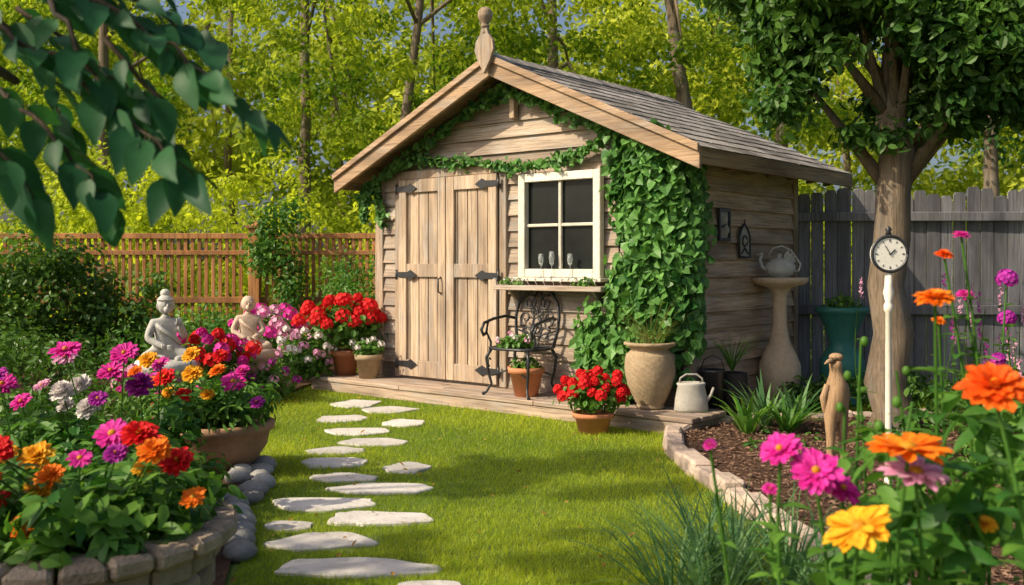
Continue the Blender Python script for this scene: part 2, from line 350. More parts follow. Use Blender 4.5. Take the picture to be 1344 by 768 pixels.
# lawn
C0=np.array([1.43,7.98]); ANG=math.atan2(-.637,.771); ex=np.array([.771,-.637]); ey=np.array([.637,.771])
def W_(x,y,z=0): p=C0+ex*x+ey*y; return (p[0],p[1],z)
n=460000; y=3.0*np.exp(R_(n)*np.log(12.5/3.0)); x=U(-.62,.62,n)*y
loc=np.stack([x,y],1)-C0; lx=loc@ex; ly=loc@ey
k=(x>bedL(y)+.02)&~((lx>-4.1)&(lx<.36)&(ly>-.55)&(ly<.1))&~((lx>-3.7)&(lx<0)&(ly>0)&(ly<2.1))
kx=np.interp(y,kerbp[:,1],kerbp[:,0]); k&=~((x>kx-.06)&(y<7.3)); ky=np.interp(x,kerbp[8:,0],kerbp[8:,1]); k&=~((x>1.15)&(y<ky+.07))
for (sx,sy,w,d) in ST: k&=~((np.abs((x-sx)/(w*.5))**2.5+np.abs((y-sy)/(d*.5))**2.5)<U(.72,.95,len(x)))
x,y=x[k],y[k]; n=len(x); print('blades',n)
P=np.stack([x,y,np.zeros(n)],1); sc=np.clip(y/6,.8,1.6)
pr=.5+.22*np.sin(x*2.1+1.3*np.sin(y*1.7))+.18*np.sin(y*3.3+x)+.16*np.sin(x*7.3+y*1.9)*np.sin(y*5.1-x*2.2)
D=rdir(n)*.65+np.array([0,0,1.]); L=U(.016,.042,n)*np.clip(sc,1,1.2)*(.8+.4*pr); Wd=U(.0025,.005,n)*sc
D=nrm(D); S=nrm(np.cross(D,rdir(n)))*Wd[:,None]*.5; H=rdir(n)*[1,1,0]*L[:,None]*.25
V=np.stack([P-S,P+S,P+D*L[:,None]+H],1)
b=B(); b.add(V,np.arange(3*n).reshape(-1,3),0,np.clip(.6*pr+.65*R_(n)-.12,0,1))
n=90; y=U(3.8,10,n); x=np.array([U(float(bedL(v)),1.05) for v in y]); b.leaves(np.stack([x,y,np.full(n,.035)],1),rdir(n)*[1,1,.2],rdir(n,2),U(.02,.045,n),U(.012,.025,n),1)
b.obj('lawn_grass',['grass','litter'])
# ------------------------------------------------------------ shed
shed=empty('garden_shed',(C0[0],C0[1],0),ANG)
WX,WY=-3.62,2.0; CX=-1.81; APZ=3.06; SL=.454
def halfw(z): return min(1.81,(APZ-z)/SL)
b=B()
ze=APZ-1.81*SL; pts=[(WX,.02),(0,.02),(0,ze),(CX,APZ),(WX,ze)]
V=[[x,.002,z] for x,z in pts]+[[x,WY,z] for x,z in pts]
b.add(V,[[0,1,2,3,4],[9,8,7,6,5]]+[[i,i+5,(i+1)%5+5,(i+1)%5] for i in range(5)],0,.3); b.obj('wall_core',['dark'],shed)
b=B(); z=.15
while z<3.0:
    z1=min(z+.145,APZ-.01); h0=halfw(z);h1=halfw(z1)
    b.hexa([[CX-h0,-.036,z-.008],[CX+h0,-.036,z-.008],[CX+h0,0,z-.008],[CX-h0,0,z-.008],[CX-h1,-.006,z1],[CX+h1,-.006,z1],[CX+h1,0,z1],[CX-h1,0,z1]]); z+=.145
b.obj('front_wall',['siding_x'],shed)
b=B(); z=.03
while z<ze-.02:
    z1=min(z+.145,ze)
    b.hexa([[.036,0,z-.008],[.036,WY,z-.008],[0,WY,z-.008],[0,0,z-.008],[.006,0,z1],[.006,WY,z1],[0,WY,z1],[0,0,z1]])
    b.hexa([[WX-.032,WY,z-.006],[WX-.032,0,z-.006],[WX,0,z-.006],[WX,WY,z-.006],[WX-.009,WY,z1],[WX-.009,0,z1],[WX,0,z1],[WX,WY,z1]]); z+=.145
b.obj('side_walls',['siding_y'],shed)
b=B()
b.box((-.05,-.045,.14),(.042,.05,ze-.03)); b.box((WX-.042,-.045,.14),(WX+.07,.05,ze-.03)); b.box((-.04,WY-.06,.02),(.045,WY+.02,ze-.03))
b.obj('corner_trim',['trim_z'],shed,bevel=.005)
# roof
HW=2.08; RY0,RY1=-.34,2.75; RZ=3.13
b=B()
for sg in (1,-1):
    x1=CX+sg*HW; z1=RZ-HW*SL
    v=[[CX,RY0,RZ-.05],[x1,RY0,z1-.05],[x1,RY1,z1-.05],[CX,RY1,RZ-.05],[CX,RY0,RZ],[x1,RY0,z1],[x1,RY1,z1],[CX,RY1,RZ]]
    if sg<0: v=[v[i] for i in (1,0,3,2,5,4,7,6)]
    b.hexa(v,0,.4)
b.obj('roof_boards',['trim_y'],shed)
b=B(); ca=1/math.hypot(1,SL); sa=SL*ca; slen=HW/ca
for sg in (1,-1):
    d=np.array([sg*ca,0,-sa]); nn=np.array([sg*sa,0,ca]); row=0.21
    nr=int(slen/row)+1
    for i in range(nr):
        s1=slen+.03-i*row; s0=max(s1-row*1.3,0.0); yy=RY0-.03-(.08 if i%2 else 0)
        while yy<RY1+.02:
            w=U(.15,.24); ya=max(yy,RY0-.03); yb=min(yy+w-.004,RY1+.03)
            if yb-ya>.02:
                o=np.array([CX,0,RZ]); e1_=s1+U(-.008,.008); t=U(.005,.009)
                A=lambda s_,y_,h: o+d*s_+nn*h+np.array([0,y_,0])
                v=[A(s0,ya,.003),A(e1_,ya,.010),A(e1_,yb,.010),A(s0,yb,.003),A(s0,ya,.006),A(e1_,ya,.010+t),A(e1_,yb,.010+t),A(s0,yb,.006)]
                if sg<0: v=[v[k] for k in (1,0,3,2,5,4,7,6)]
                b.hexa(v,0)
            yy+=w
for yy in np.arange(RY0-.03,RY1,.2):
    for sg in (1,-1):
        A=lambda s_,y_,h:(CX+sg*s_,y_,RZ-s_*SL+h)
        v=[A(0,yy,.03),A(.13,yy,.02),A(.13,yy+.21,.02),A(0,yy+.21,.03),A(0,yy,.055),A(.13,yy,.035),A(.13,yy+.21,.030),A(0,yy+.21,.05)]
        if sg<0: v=[v[k] for k in (1,0,3,2,5,4,7,6)]
        b.hexa(v,0)
b.obj('roof_shingles',['shingle'],shed)
b=B()
for sg in (1,-1):
    for (y0,y1,hh,dz) in ((RY0-.04,RY0-.003,.17,.012),(RY0-.07,RY0-.042,.06,.035)):
        xa,xb=CX+sg*.0,CX+sg*(HW+.03)
        za=RZ+dz; zb=RZ-(HW+.03)*SL+dz
        v=[[xa,y0,za-hh],[xb,y0,zb-hh],[xb,y1,zb-hh],[xa,y1,za-hh],[xa,y0,za],[xb,y0,zb],[xb,y1,zb],[xa,y1,za]]
        if sg<0: v=[v[k] for k in (1,0,3,2,5,4,7,6)]
        b.hexa(v,0)
b.obj('barge_boards',['trim_x'],shed,bevel=.004)
b=B()
for sg in (1,-1):
    x=CX+sg*HW; z=RZ-HW*SL; xa,xb=sorted((x,x+sg*.028)); b.box((xa,RY0,z-.13),(xb,RY1,z-.004))
for yy in np.arange(.1,2.7,.42):
    xa=.04; b.hexa([[xa,yy,2.19-.12],[.24,yy,2.12-.02],[.24,yy+.05,2.10],[xa,yy+.05,2.07],[xa,yy,2.19],[.24,yy,2.13],[.24,yy+.05,2.13],[xa,yy+.05,2.19]])
b.obj('eave_fascia',['trim_y'],shed,bevel=.004)
b=B()
b.box((CX+.0,-.10,2.62),(CX+.06,-.037,2.98)); b.box((CX-.04,-.12,2.985),(CX+.10,-.037,3.02))
pl=[(0,-.17),(.07,-.06),(.11,.04),(.10,.12),(.05,.18),(.025,.26),(-.025,.26),(-.05,.18),(-.10,.12),(-.11,.04),(-.07,-.06)]
V=[[CX+x,RY0-.11,RZ+z+.02] for x,z in pl]+[[CX+x,RY0-.075,RZ+z+.02] for x,z in pl]; k=len(pl)
b.add(V,[list(range(k)),list(range(k,2*k))[::-1]]+[[i,i+k,(i+1)%k+k,(i+1)%k] for i in range(k)],0,.7)
b.lathe([(.0,.2),(.03,.21),(.02,.25),(.045,.27),(.03,.29),(.05,.32),(.068,.36),(.06,.41),(.03,.44),(0,.445)],(CX,RY0-.09,RZ),14)
b.obj('roof_finial',['trim_z'],shed,bevel=.004)
# doors
b=B(); d0,d1=-3.26,-1.97; zt=2.13; zb=.17
b.box((d0-.09,-.06,.145),(d0-.004,-.001,zt+.09)); b.box((d1+.004,-.06,.145),(d1+.09,-.001,zt+.09)); b.box((d0-.003,-.06,zt+.006),(d1+.003,-.001,zt+.09))
b.obj('door_frame',['trim_z'],shed,bevel=.004)
b=B(); mid=(d0+d1)/2
b.box((d0,-.046,zb),(d1,-.04,zt),1,.3)
for (xa,xb) in ((d0,mid-.006),(mid+.006,d1)):
    n=5; w=(xb-xa)/n
    for i in range(n): b.box((xa+i*w+.005,-.062,zb),(xa+(i+1)*w-.005,-.047,zt))
    b.box((xa,-.092,zb),(xa+.1,-.0625,zt)); b.box((xb-.1,-.092,zb),(xb,-.0625,zt))
    for zz in (zb,1.16,zt-.13): b.box((xa+.102,-.089,zz),(xb-.102,-.0625,zz+(.13 if zz!=zb else .16)))
b.obj('double_door',['door','dark'],shed,bevel=.004)
b=B()
for (xa,sg) in ((d0,1),(d1,-1)):
    for zz in (.27,1.16,2.02):
        P=[(0,-.025),(.16,-.03),(.2,-.05),(.29,0),(.2,.05),(.16,.03),(0,.025)]
        V=[[xa+sg*(x-.03),-.101,zz+z+.02] for x,z in P]+[[xa+sg*(x-.03),-.093,zz+z+.02] for x,z in P]; k=7
        b.add(V,[list(range(k)),list(range(k,2*k))[::-1]]+[[i,i+k,(i+1)%k+k,(i+1)%k] for i in range(k)],0)
        b.tube([(xa-sg*.03,-.095,zz-.03),(xa-sg*.03,-.095,zz+.07)],.013,8)
b.tube([(mid-.06,-.09,1.0),(mid-.06,-.13,1.02),(mid-.06,-.13,1.14),(mid-.06,-.09,1.16)],.009,6)
b.obj('door_hinges',['iron'],shed)
# window
w0,w1,wz0,wz1=-1.70,-.80,1.17,2.10
b=B(); b.box((w0+.03,-.04,wz0+.03),(w1-.03,-.037,wz1-.03)); b.obj('window_glass',['glassdark'],shed)
b=B(); y0,y1=-.105,-.037
b.box((w0,y0,wz0),(w0+.075,y1,wz1)); b.box((w1-.075,y0,wz0),(w1,y1,wz1)); b.box((w0+.076,y0+.003,wz1-.075),(w1-.076,y1,wz1-.001)); b.box((w0+.076,y0+.003,wz0+.001),(w1-.076,y1,wz0+.075))
xm=(w0+w1)/2; b.box((xm-.016,-.075,wz0+.076),(xm+.016,-.041,wz1-.076)); 
for zz in ((wz0+wz1)/2,): b.box((w0+.076,-.073,zz-.014),(xm-.017,-.041,zz+.014)); b.box((xm+.017,-.073,zz-.014),(w1-.076,-.041,zz+.014))
b.box((w0-.03,-.14,wz0-.035),(w1+.03,-.02,wz0-.002))
b.obj('window_frame',['white'],shed,bevel=.005)
b=B(); b.box((w0-.18,-.24,1.055),(w1+.1,-.037,1.10)); 
for xx in (w0-.05,w1-.03): b.hexa([[xx,-.06,.93],[xx+.03,-.06,.93],[xx+.03,-.037,.93],[xx,-.037,.93],[xx,-.2,1.053],[xx+.03,-.2,1.053],[xx+.03,-.037,1.053],[xx,-.037,1.053]])
b.obj('window_shelf',['siding_x'],shed,bevel=.005)
for i,xx in enumerate((-1.42,-1.30,-1.10)):
    b=B(); h=.02 if i==1 else 0
    b.lathe([(.0,0),(.028,.002),(.026,.006),(.004,.012),(.004,.1),(.02,.12),(.026,.16+h),(.022,.21+h),(.020,.21+h),(.024,.16+h),(.017,.124),(0,.114)],(0,0,0),14)
    o=b.obj('wine_glass',['glass'],None,W_(xx,-.122,1.17))
b=B()
for xx in (-1.62,-.95,-.85,-1.75): leaf_ball(b,(xx,-.19,1.13),(.07,.05,.04),45,.04,0)
for xx in np.arange(-1.85,-.7,.09): b.tube([(xx,-.2,1.10),(xx+U(-.02,.02),-.21,1.13),(xx+U(-.05,.05),-.22,1.16)],.003,4,1); umbel(b,(xx+U(-.03,.03),-.22,1.15),.012,1,6,.009)
b.obj('shelf_plants',['leaf_pl','wht'],shed)
# deck
b=B(); dx0,dx1,dy0=-4.1,.34,-.55
nb=4; w=.54/nb
for i in range(nb):
    xs=[dx0,dx0+U(1,1.9),dx0+U(2.5,3.4),dx1+U(-.01,.01)]
    for j in range(3): b.box((xs[j]+.002,dy0+i*w+.003,.1),(xs[j+1]-.002,dy0+(i+1)*w-.003,.14+U(-.002,.002)))
b.box((dx0+.01,dy0+.015,0),(dx1-.02,dy0+.05,.098)); b.box((dx1-.05,dy0+.052,0),(dx1-.02,-.02,.098)); b.box((dx0+.01,dy0+.052,0),(dx0+.04,-.02,.098))
b.obj('wooden_deck',['deck'],None,(C0[0],C0[1],0),ANG,bevel=.006)
# plaques on side wall: a square framed relief and an arched one
b=B(); x=.048; yy,zz,hh,ww=.50,1.62,.27,.20
b.box((x-.015,yy-ww/2,zz-hh/2),(x-.002,yy+ww/2,zz+hh/2),1,.1)
for (a,c,e,f) in ((-ww/2,-ww/2+.024,-hh/2,hh/2),(ww/2-.024,ww/2,-hh/2,hh/2),(-ww/2+.025,ww/2-.025,-hh/2,-hh/2+.024),(-ww/2+.025,ww/2-.025,hh/2-.024,hh/2)): b.box((x-.014,yy+a,zz+e),(x+.014,yy+c,zz+f))
b.ball((x+.0,yy,zz+.045),(.012,.035,.035),1,.9,8); b.ball((x,yy,zz-.045),(.012,.05,.05),1,.7,8); b.tube([(x+.01,yy-.05,zz-.02),(x+.014,yy,zz),(x+.01,yy+.05,zz-.02)],.008,5)
b.obj('framed_wall_plaque',['iron','greym'],None,(C0[0],C0[1],0),ANG,bevel=.002)
b=B(); yy,zz,ww=.88,1.49,.20
arch=[(-ww/2,-.14),(ww/2,-.14),(ww/2,.04),(.06,.10),(0,.15),(-.06,.10),(-ww/2,.04)]; k=7
b.add([[x-.014,yy+a,zz+c] for a,c in arch]+[[x-.002,yy+a,zz+c] for a,c in arch],[list(range(k))[::-1],list(range(k,2*k))]+[[i,(i+1)%k,(i+1)%k+k,i+k] for i in range(k)],1,.1)
b.tube([(x,yy+a,zz+c) for a,c in arch+[arch[0]]],.012,6); b.tube([(x,yy,zz+.15),(x,yy,zz+.19)],.006,5)
th=np.linspace(0,2*np.pi,16); b.tube([(x+.004,yy+.045*math.cos(t),zz+.0+.045*math.sin(t)) for t in th],.007,5); b.ball((x,yy,zz),(.01,.025,.025),1,.8,7)
b.tube([(x+.004,yy-.06,zz-.11),(x+.004,yy,zz-.06),(x+.004,yy+.06,zz-.11)],.008,5)
b.obj('framed_wall_plaque',['iron','greym'],None,(C0[0],C0[1],0),ANG)
# ivy
def curve(pts,n):
    P=np.array(pts,float); t=np.linspace(0,len(P)-1,n); i=np.arange(len(P)); return np.stack([np.interp(t,i,P[:,k]) for k in range(3)],1)
b=B(); HE=(.06,1.0,.5,.95)
def garland(pts,dens,rad,L=.062):
    C=curve(pts,dens); n=len(C); s_=np.linspace(0,1,n); tk=(.65+.45*np.sin(s_*31+R_()*6)+.25*np.sin(s_*73))[:,None]
    P=C+rng.normal(size=(n,3))*rad*tk*np.array([1,.5,1]); P[:,1]=np.minimum(P[:,1],-.05)
    N=rdir(n)*.7+np.array([0,-1,.25]); D=rdir(n)*.8+np.array([0,-.1,-.7]); l=L*U(.5,1.3,n)
    b.leaves(P,D,N,l,l*.95,0,np.clip(rng.normal(.5,.28,n),0,1),prof=HE,droop=.25); b.tube(C[::max(1,n//40)],.006,5,1)
g1=[(-3.75,-.12,1.75),(-3.72,-.14,2.0),(-3.62,-.16,2.12),(-2.9,-.12,2.45),(-2.3,-.12,2.74),(-1.85,-.12,2.90),(-1.4,-.12,2.73),(-.8,-.12,2.48),(-.3,-.12,2.25),(0,-.12,2.15)]
garland(g1,1100,.042)
g2=[(-3.6,-.1,2.15),(-3.1,-.1,2.34),(-2.7,-.1,2.30),(-2.1,-.1,2.24),(-1.7,-.13,2.17),(-1.2,-.13,2.20),(-.9,-.12,2.30),(-.6,-.12,2.45)]
garland(g2,600,.030); garland([(-3.6,-.1,2.1),(-3.55,-.1,1.9),(-3.5,-.1,1.7)],80,.03)
zz=[.3,.5,.8,1.1,1.4,1.8,2.1,2.4]; xl=[-.80,-.95,-.97,-.80,-.60,-.62,-.74,-.6]; xr=[-.35,-.2,.0,.05,.05,.05,.05,.0]
for i in range(150):
    z0=U(.45,2.42); u=R_(); a=np.interp(z0,zz,xl);c=np.interp(z0,zz,xr); x0=a+(c-a)*u; ln=U(.25,.6); n=int(36*ln/.4)
    bu=.06+.16*math.sin(math.pi*min(max(u,0),1))**.6*(.75+.35*math.sin(z0*7+x0*6))+U(-.03,.06)
    t=R_(n); z=np.maximum(z0-t*ln,.22+R_()*.15); lim=np.interp(z,zz,xl); x=np.maximum(x0+U(-.08,.08)*t+rng.normal(size=n)*.045,lim-.03+U(-.03,.03))
    P=np.stack([x,-.05-bu*(1-.45*t)+rng.normal(size=n)*.02,z+rng.normal(size=n)*.02],1); P[:,1]=np.minimum(P[:,1],-.05)
    N=rdir(n)*.8+np.stack([(u-.5)*1.1+0*z,-np.ones(n),np.full(n,.35)],1); D=rdir(n)*.9+np.array([0,-.2,-.8]); l=U(.045,.11,n)
    b.leaves(P,D,N,l,l*.95,0,np.clip(.65-.5*t+U(-.3,.3)+rng.normal(0,.16,n),0,1),prof=HE,droop=.25)
n=900; z=U(.6,2.15,n); y=np.abs(rng.normal(0,.065,n))*(1.1+.3*np.sin(z*5)); P=np.stack([.055+U(.0,.07,n),y-.1,z],1)
b.leaves(P,rdir(n)*.6+np.array([.1,0,-.9]),rdir(n)*.55+np.array([1,-.4,.3]),.08*U(.6,1.2,n),.075*U(.6,1.2,n),0,prof=HE,droop=.25)
for i in range(9):
    x0=U(-.9,0); b.tube([(x0,-.05,.14),(x0+U(-.05,.05),-.07,.7),(x0*.8+U(-.05,.05),-.07,1.4),(x0*.8,-.06,2.3)],U(.006,.014),5,1)
b.obj('climbing_ivy',['ivy','twig'],None,(C0[0],C0[1],0),ANG)
# ------------------------------------------------------------ fences
b=B(); x=2.66
while x<7.2:
    w=U(.11,.14); y=9.62-.03*(x-2.6)+U(-.006,.006); h=1.99+U(-.05,.05); t=.022; c=U(.0,.03); lean=U(-.006,.006)
    V=[]
    for yy in (y-t/2,y+t/2): V+=[[x,yy,0],[x+w-.009,yy,0],[x+w-.009+lean,yy,h-.03-c],[x+w-.03+lean,yy,h],[x+.02+lean,yy,h-U(0,.01)],[x+lean,yy,h-.03]]
    k=6; b.add(V,[list(range(k)),list(range(k,2*k))[::-1]]+[[i,i+k,(i+1)%k+k,(i+1)%k] for i in range(k)],0); x+=w
F=b.obj('grey_board_fence',['fence_r'])
b=B()
for z0 in (.80,1.70): b.hexa([[2.66,9.55,z0],[7.2,9.41,z0],[7.2,9.45,z0],[2.66,9.59,z0],[2.66,9.55,z0+.09],[7.2,9.41,z0+.09],[7.2,9.45,z0+.09],[2.66,9.59,z0+.09]],0)
b.obj('rails',['fence_r'],F,bevel=.006)
def slat_fence(name,p0,p1,H=1.66):
    p0=np.array(p0);p1=np.array(p1);L=np.linalg.norm(p1-p0); ang=math.atan2(p1[1]-p0[1],p1[0]-p0[0]); b=B(); x=.06
    while x<L-.08: b.box((x,-.012,.08),(x+.045,.012,H-.05),0); x+=.088
    b.box((0,-.035,H-.05),(L,.035,H+.02)); b.box((0,-.03,.05),(L,-.0125,.13)); b.box((0,-.034,.78),(L,-.0125,.86)); b.box((0,-.034,H-.26),(L,-.0125,H-.2))
    return b.obj(name,['fence_l'],None,(p0[0],p0[1],0),ang,bevel=.004)
slat_fence('wooden_slat_fence',(-3.25,12.8),(-1.1,12.6)); slat_fence('wooden_slat_fence',(-8.6,12.6),(-3.38,12.8))
b=B(); b.box((-3.38,12.68,0),(-3.24,12.82,1.74),0,.6); b.box((-3.41,12.65,1.74),(-3.21,12.85,1.78)); b.hexa([[-3.38,12.68,1.781],[-3.24,12.68,1.781],[-3.24,12.82,1.781],[-3.38,12.82,1.781],[-3.33,12.73,1.84],[-3.29,12.73,1.84],[-3.29,12.77,1.84],[-3.33,12.77,1.84]])
b.obj('fence_post',['fence_l'],bevel=.006)
# ------------------------------------------------------------ trees
def tree(name,base,trunk,crowns,ncl,nl,L,mat,clr=.45,bark='bark',limbs=12,lean=None,twigr=.03,W=.55,tn=12):
    b=B(); T=np.array(trunk,float); n=14; t=np.linspace(0,len(T)-1,n); P=np.stack([np.interp(t,range(len(T)),T[:,k]) for k in range(4)],1)
    P[:,:2]+=rng.normal(size=(n,2))*P[:,3:4]*.15; rr=P[:,3]*(1+.08*rng.normal(size=n)); b.tube(P[:,:3],rr,tn,1,.5)
    for cx,cy,cz,rx,ry,rz in crowns:
        c=np.array([cx,cy,cz]); rad=np.array([rx,ry,rz])
        for i in range(ncl):
            d=rdir(1)[0]; q=U(.35,1.0)**.6; cc=c+d*q*rad; s=clr*U(.6,1.25)
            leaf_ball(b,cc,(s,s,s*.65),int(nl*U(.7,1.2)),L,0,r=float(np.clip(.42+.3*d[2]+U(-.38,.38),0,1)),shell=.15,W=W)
            if i<limbs:
                j=int(U(n*.5,n-.01)); s0=P[j,:3]; m_=(s0+cc)/2+np.array([0,0,.1*rz]); b.tube([s0,m_,cc],[P[j,3]*.5,twigr,twigr*.3],6,1,.5)
    return b.obj(name,[mat,bark])
tree('ornamental_tree',None,[(2.9,7.5,-.05,.2),(2.86,7.5,.25,.16),(2.88,7.5,1.2,.14),(2.87,7.5,2.1,.13),(2.9,7.5,2.7,.10),(2.95,7.5,3.3,.06)],
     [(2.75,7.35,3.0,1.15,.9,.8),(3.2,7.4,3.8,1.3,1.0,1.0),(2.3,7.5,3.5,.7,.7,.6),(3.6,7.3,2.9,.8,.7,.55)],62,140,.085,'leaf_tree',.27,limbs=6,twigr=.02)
# left overhanging tree
b=B(); b.tube([(-2.75,2.2,-.05),(-2.7,2.2,1.0),(-2.6,2.25,1.9),(-2.3,2.3,2.6)],[.16,.13,.11,.08],12,1)
def twig(pts,nl,L,r0=.007):
    C=curve(pts,14); C+=rng.normal(size=C.shape)*.006; b.tube(C,np.linspace(r0,.002,14),6,1)
    n=nl; C2=curve(pts,n); T=nrm(np.gradient(C2,axis=0)); sd=np.where(np.arange(n)%2,1,-1)[:,None]
    S=nrm(np.cross(T,[0,0,1.])); D=T*.8+S*sd*.7+rdir(n)*.4+np.array([0,0,-.30]); N=rdir(n)*.55+np.array([-.1,-.6,.7])
    l=L*U(.6,1.2,n); P=C2+nrm(D)*.015
    for i in range(n): b.tube([C2[i],P[i]+nrm(D[i])*.004],.0018,4,1)
    b.leaves(P,D,N,l,l*.50,0,fold=.3,droop=.25,fine=True)
b.tube([(-2.3,2.3,2.6),(-1.7,2.2,2.35),(-1.3,2.2,2.1),(-1.05,2.2,1.95)],[.05,.035,.022,.012],8,1)
b.tube([(-2.6,2.25,1.9),(-1.9,2.3,2.0),(-1.35,2.3,1.85),(-1.15,2.3,1.72)],[.05,.03,.02,.010],8,1)
for (pts,nl) in [([(-1.05,2.2,1.95),(-.85,2.2,1.84),(-.68,2.15,1.72),(-.53,2.1,1.60)],26),([(-1.2,2.25,1.85),(-1.0,2.2,1.74),(-.82,2.15,1.60),(-.68,2.1,1.49)],24),
    ([(-1.2,2.3,1.72),(-1.05,2.25,1.60),(-.95,2.2,1.50),(-.90,2.2,1.43)],14),([(-1.05,2.2,1.97),(-.9,2.3,1.92),(-.78,2.3,1.86),(-.70,2.3,1.82)],14),
    ([(-1.2,2.4,2.0),(-1.0,2.4,1.97),(-.85,2.4,1.97),(-.72,2.4,1.98)],14),([(-1.3,2.1,1.75),(-1.15,2.1,1.60),(-1.07,2.1,1.52),(-1.02,2.1,1.45)],12),
    ([(-1.25,2.5,1.95),(-1.1,2.5,1.84),(-.98,2.5,1.75),(-.9,2.5,1.70)],14),([(-.9,2.2,1.8),(-.8,2.2,1.68),(-.76,2.2,1.58),(-.75,2.2,1.50)],10),([(-1.3,2.4,1.95),(-1.2,2.4,1.85),(-1.12,2.4,1.74),(-1.08,2.4,1.62)],14),
    ([(-1.05,2.25,1.9),(-.95,2.2,1.75),(-.88,2.2,1.65),(-.84,2.2,1.58)],12),([(-1.3,2.3,2.05),(-1.1,2.3,2.0),(-.95,2.3,1.9),(-.85,2.3,1.85)],14)]:
    twig(pts,nl,.115)
for i in range(14):
    c=np.array([-2.3,2.2,3.0])+rdir(1)[0]*[.7,.7,.4]; leaf_ball(b,c,(.3,.3,.2),35,.12,0,shell=.1)
b.obj('overhanging_tree',['leaf_near','twig'])
tree('shade_tree',None,[(-6.0,3.9,-.05,.2),(-6.0,3.9,1.5,.16),(-5.7,3.9,3.0,.13),(-5.4,3.9,4.4,.08)],[(-4.9,3.85,4.6,.9,.6,.6)],22,80,.11,'leaf_tree',.28,limbs=10)
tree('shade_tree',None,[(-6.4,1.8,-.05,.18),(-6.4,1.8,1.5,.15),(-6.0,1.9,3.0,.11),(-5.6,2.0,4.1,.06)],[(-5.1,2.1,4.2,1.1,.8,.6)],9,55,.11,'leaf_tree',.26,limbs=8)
# background woods
def bgtree(x,y,h,r,cr,name='background_tree',lean=0,mat='leaf_bg',ncl=60,nl=150,L=.12,clr=.75,cz=.68):
    tree(name,None,[(x,y,0,r),(x+lean*.3,y,h*.3,r*.85),(x+lean*.7,y,h*.65,r*.6),(x+lean,y,h*.95,r*.25)],[(x+lean*.7,y,h*cz,cr,cr*.8,h*.36)],ncl,nl,L,mat,clr,limbs=6,twigr=.035)
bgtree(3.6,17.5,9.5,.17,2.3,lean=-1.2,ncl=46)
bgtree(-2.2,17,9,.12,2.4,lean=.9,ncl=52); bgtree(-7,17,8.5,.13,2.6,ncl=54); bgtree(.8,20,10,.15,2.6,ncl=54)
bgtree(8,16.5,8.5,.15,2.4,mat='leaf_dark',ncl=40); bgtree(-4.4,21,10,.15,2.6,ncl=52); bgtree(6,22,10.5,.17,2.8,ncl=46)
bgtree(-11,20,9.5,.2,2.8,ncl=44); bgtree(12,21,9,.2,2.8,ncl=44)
b=B()
for i in range(540):
    y=U(25,36); x=U(-.62,.62)*y; z=U(0,1)**.8*U(7,13.8); s=U(.9,1.8)
    leaf_ball(b,(x,y,z),(s,s,s*.7),170,.27,0,r=float(np.clip(.5+.3*math.sin(x*.9+z*.7)+U(-.3,.3),0,1)),shell=.1)
for i in range(7):
    y=U(27,33); x=U(-.6,.6)*y; b.tube([(x,y,0),(x+U(-.4,.4),y,4),(x+U(-1,1),y,10)],[.16,.12,.06],7,1)
b.obj('distant_trees',['leaf_far_haze','bark'])
b=B()
for i in range(400):
    y=U(13.4,19); x=U(-.6,.45)*y; z=U(.1,2.6)*(1.1 if x<0 else .8); s=U(.35,.7)
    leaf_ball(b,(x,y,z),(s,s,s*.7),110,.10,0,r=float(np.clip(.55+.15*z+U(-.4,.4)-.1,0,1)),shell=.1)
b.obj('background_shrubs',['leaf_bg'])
def bush(name,clumps,n,L,mat='leaf_pl',W=.5):
    b=B()
    for (x,y,z,rx,ry,rz) in clumps:
        leaf_ball(b,(x,y,z),(rx,ry,rz),n,L,0,r=U(.1,.8),shell=.35,zmin=.02,W=W)
    return b.obj(name,[mat])
cl=[(U(-8,-5.2),U(11.4,12.4),U(.2,1.45),U(.3,.5),U(.3,.5),U(.3,.45)) for i in range(54)]+[(U(-5.4,-4.4),U(11.8,12.4),U(.2,1.1),U(.2,.35),.3,.3) for i in range(12)]
bush('ivy_hedge',cl,170,.08,'leaf_dark',.7)
cl=[(U(-4.6,-2.3),U(11,12.2),U(.1,.6),U(.25,.4),U(.25,.4),U(.2,.3)) for i in range(22)]+[(U(-3.2,-2.75),12.45,U(.8,2.3),.25,.2,.27) for i in range(14)]
bush('garden_shrub',cl,150,.07,'leaf_pl')
cl=[(U(-2.2,-1.5),U(11.6,12.3),U(.2,1.35),U(.2,.33),U(.25,.3),U(.25,.35)) for i in range(18)]
bush('climbing_shrub',cl,150,.06,'leaf_pl')
cl=[(U(-6.5,-3.4),U(8.5,10.8),U(.1,.5),U(.25,.4),U(.25,.4),U(.2,.35)) for i in range(34)]+[(U(-4.2,-2.6),U(6.2,8.2),U(.05,.3),U(.2,.3),U(.2,.3),U(.15,.25)) for i in range(22)]
bush('border_foliage',cl,150,.07,'leaf_dark')
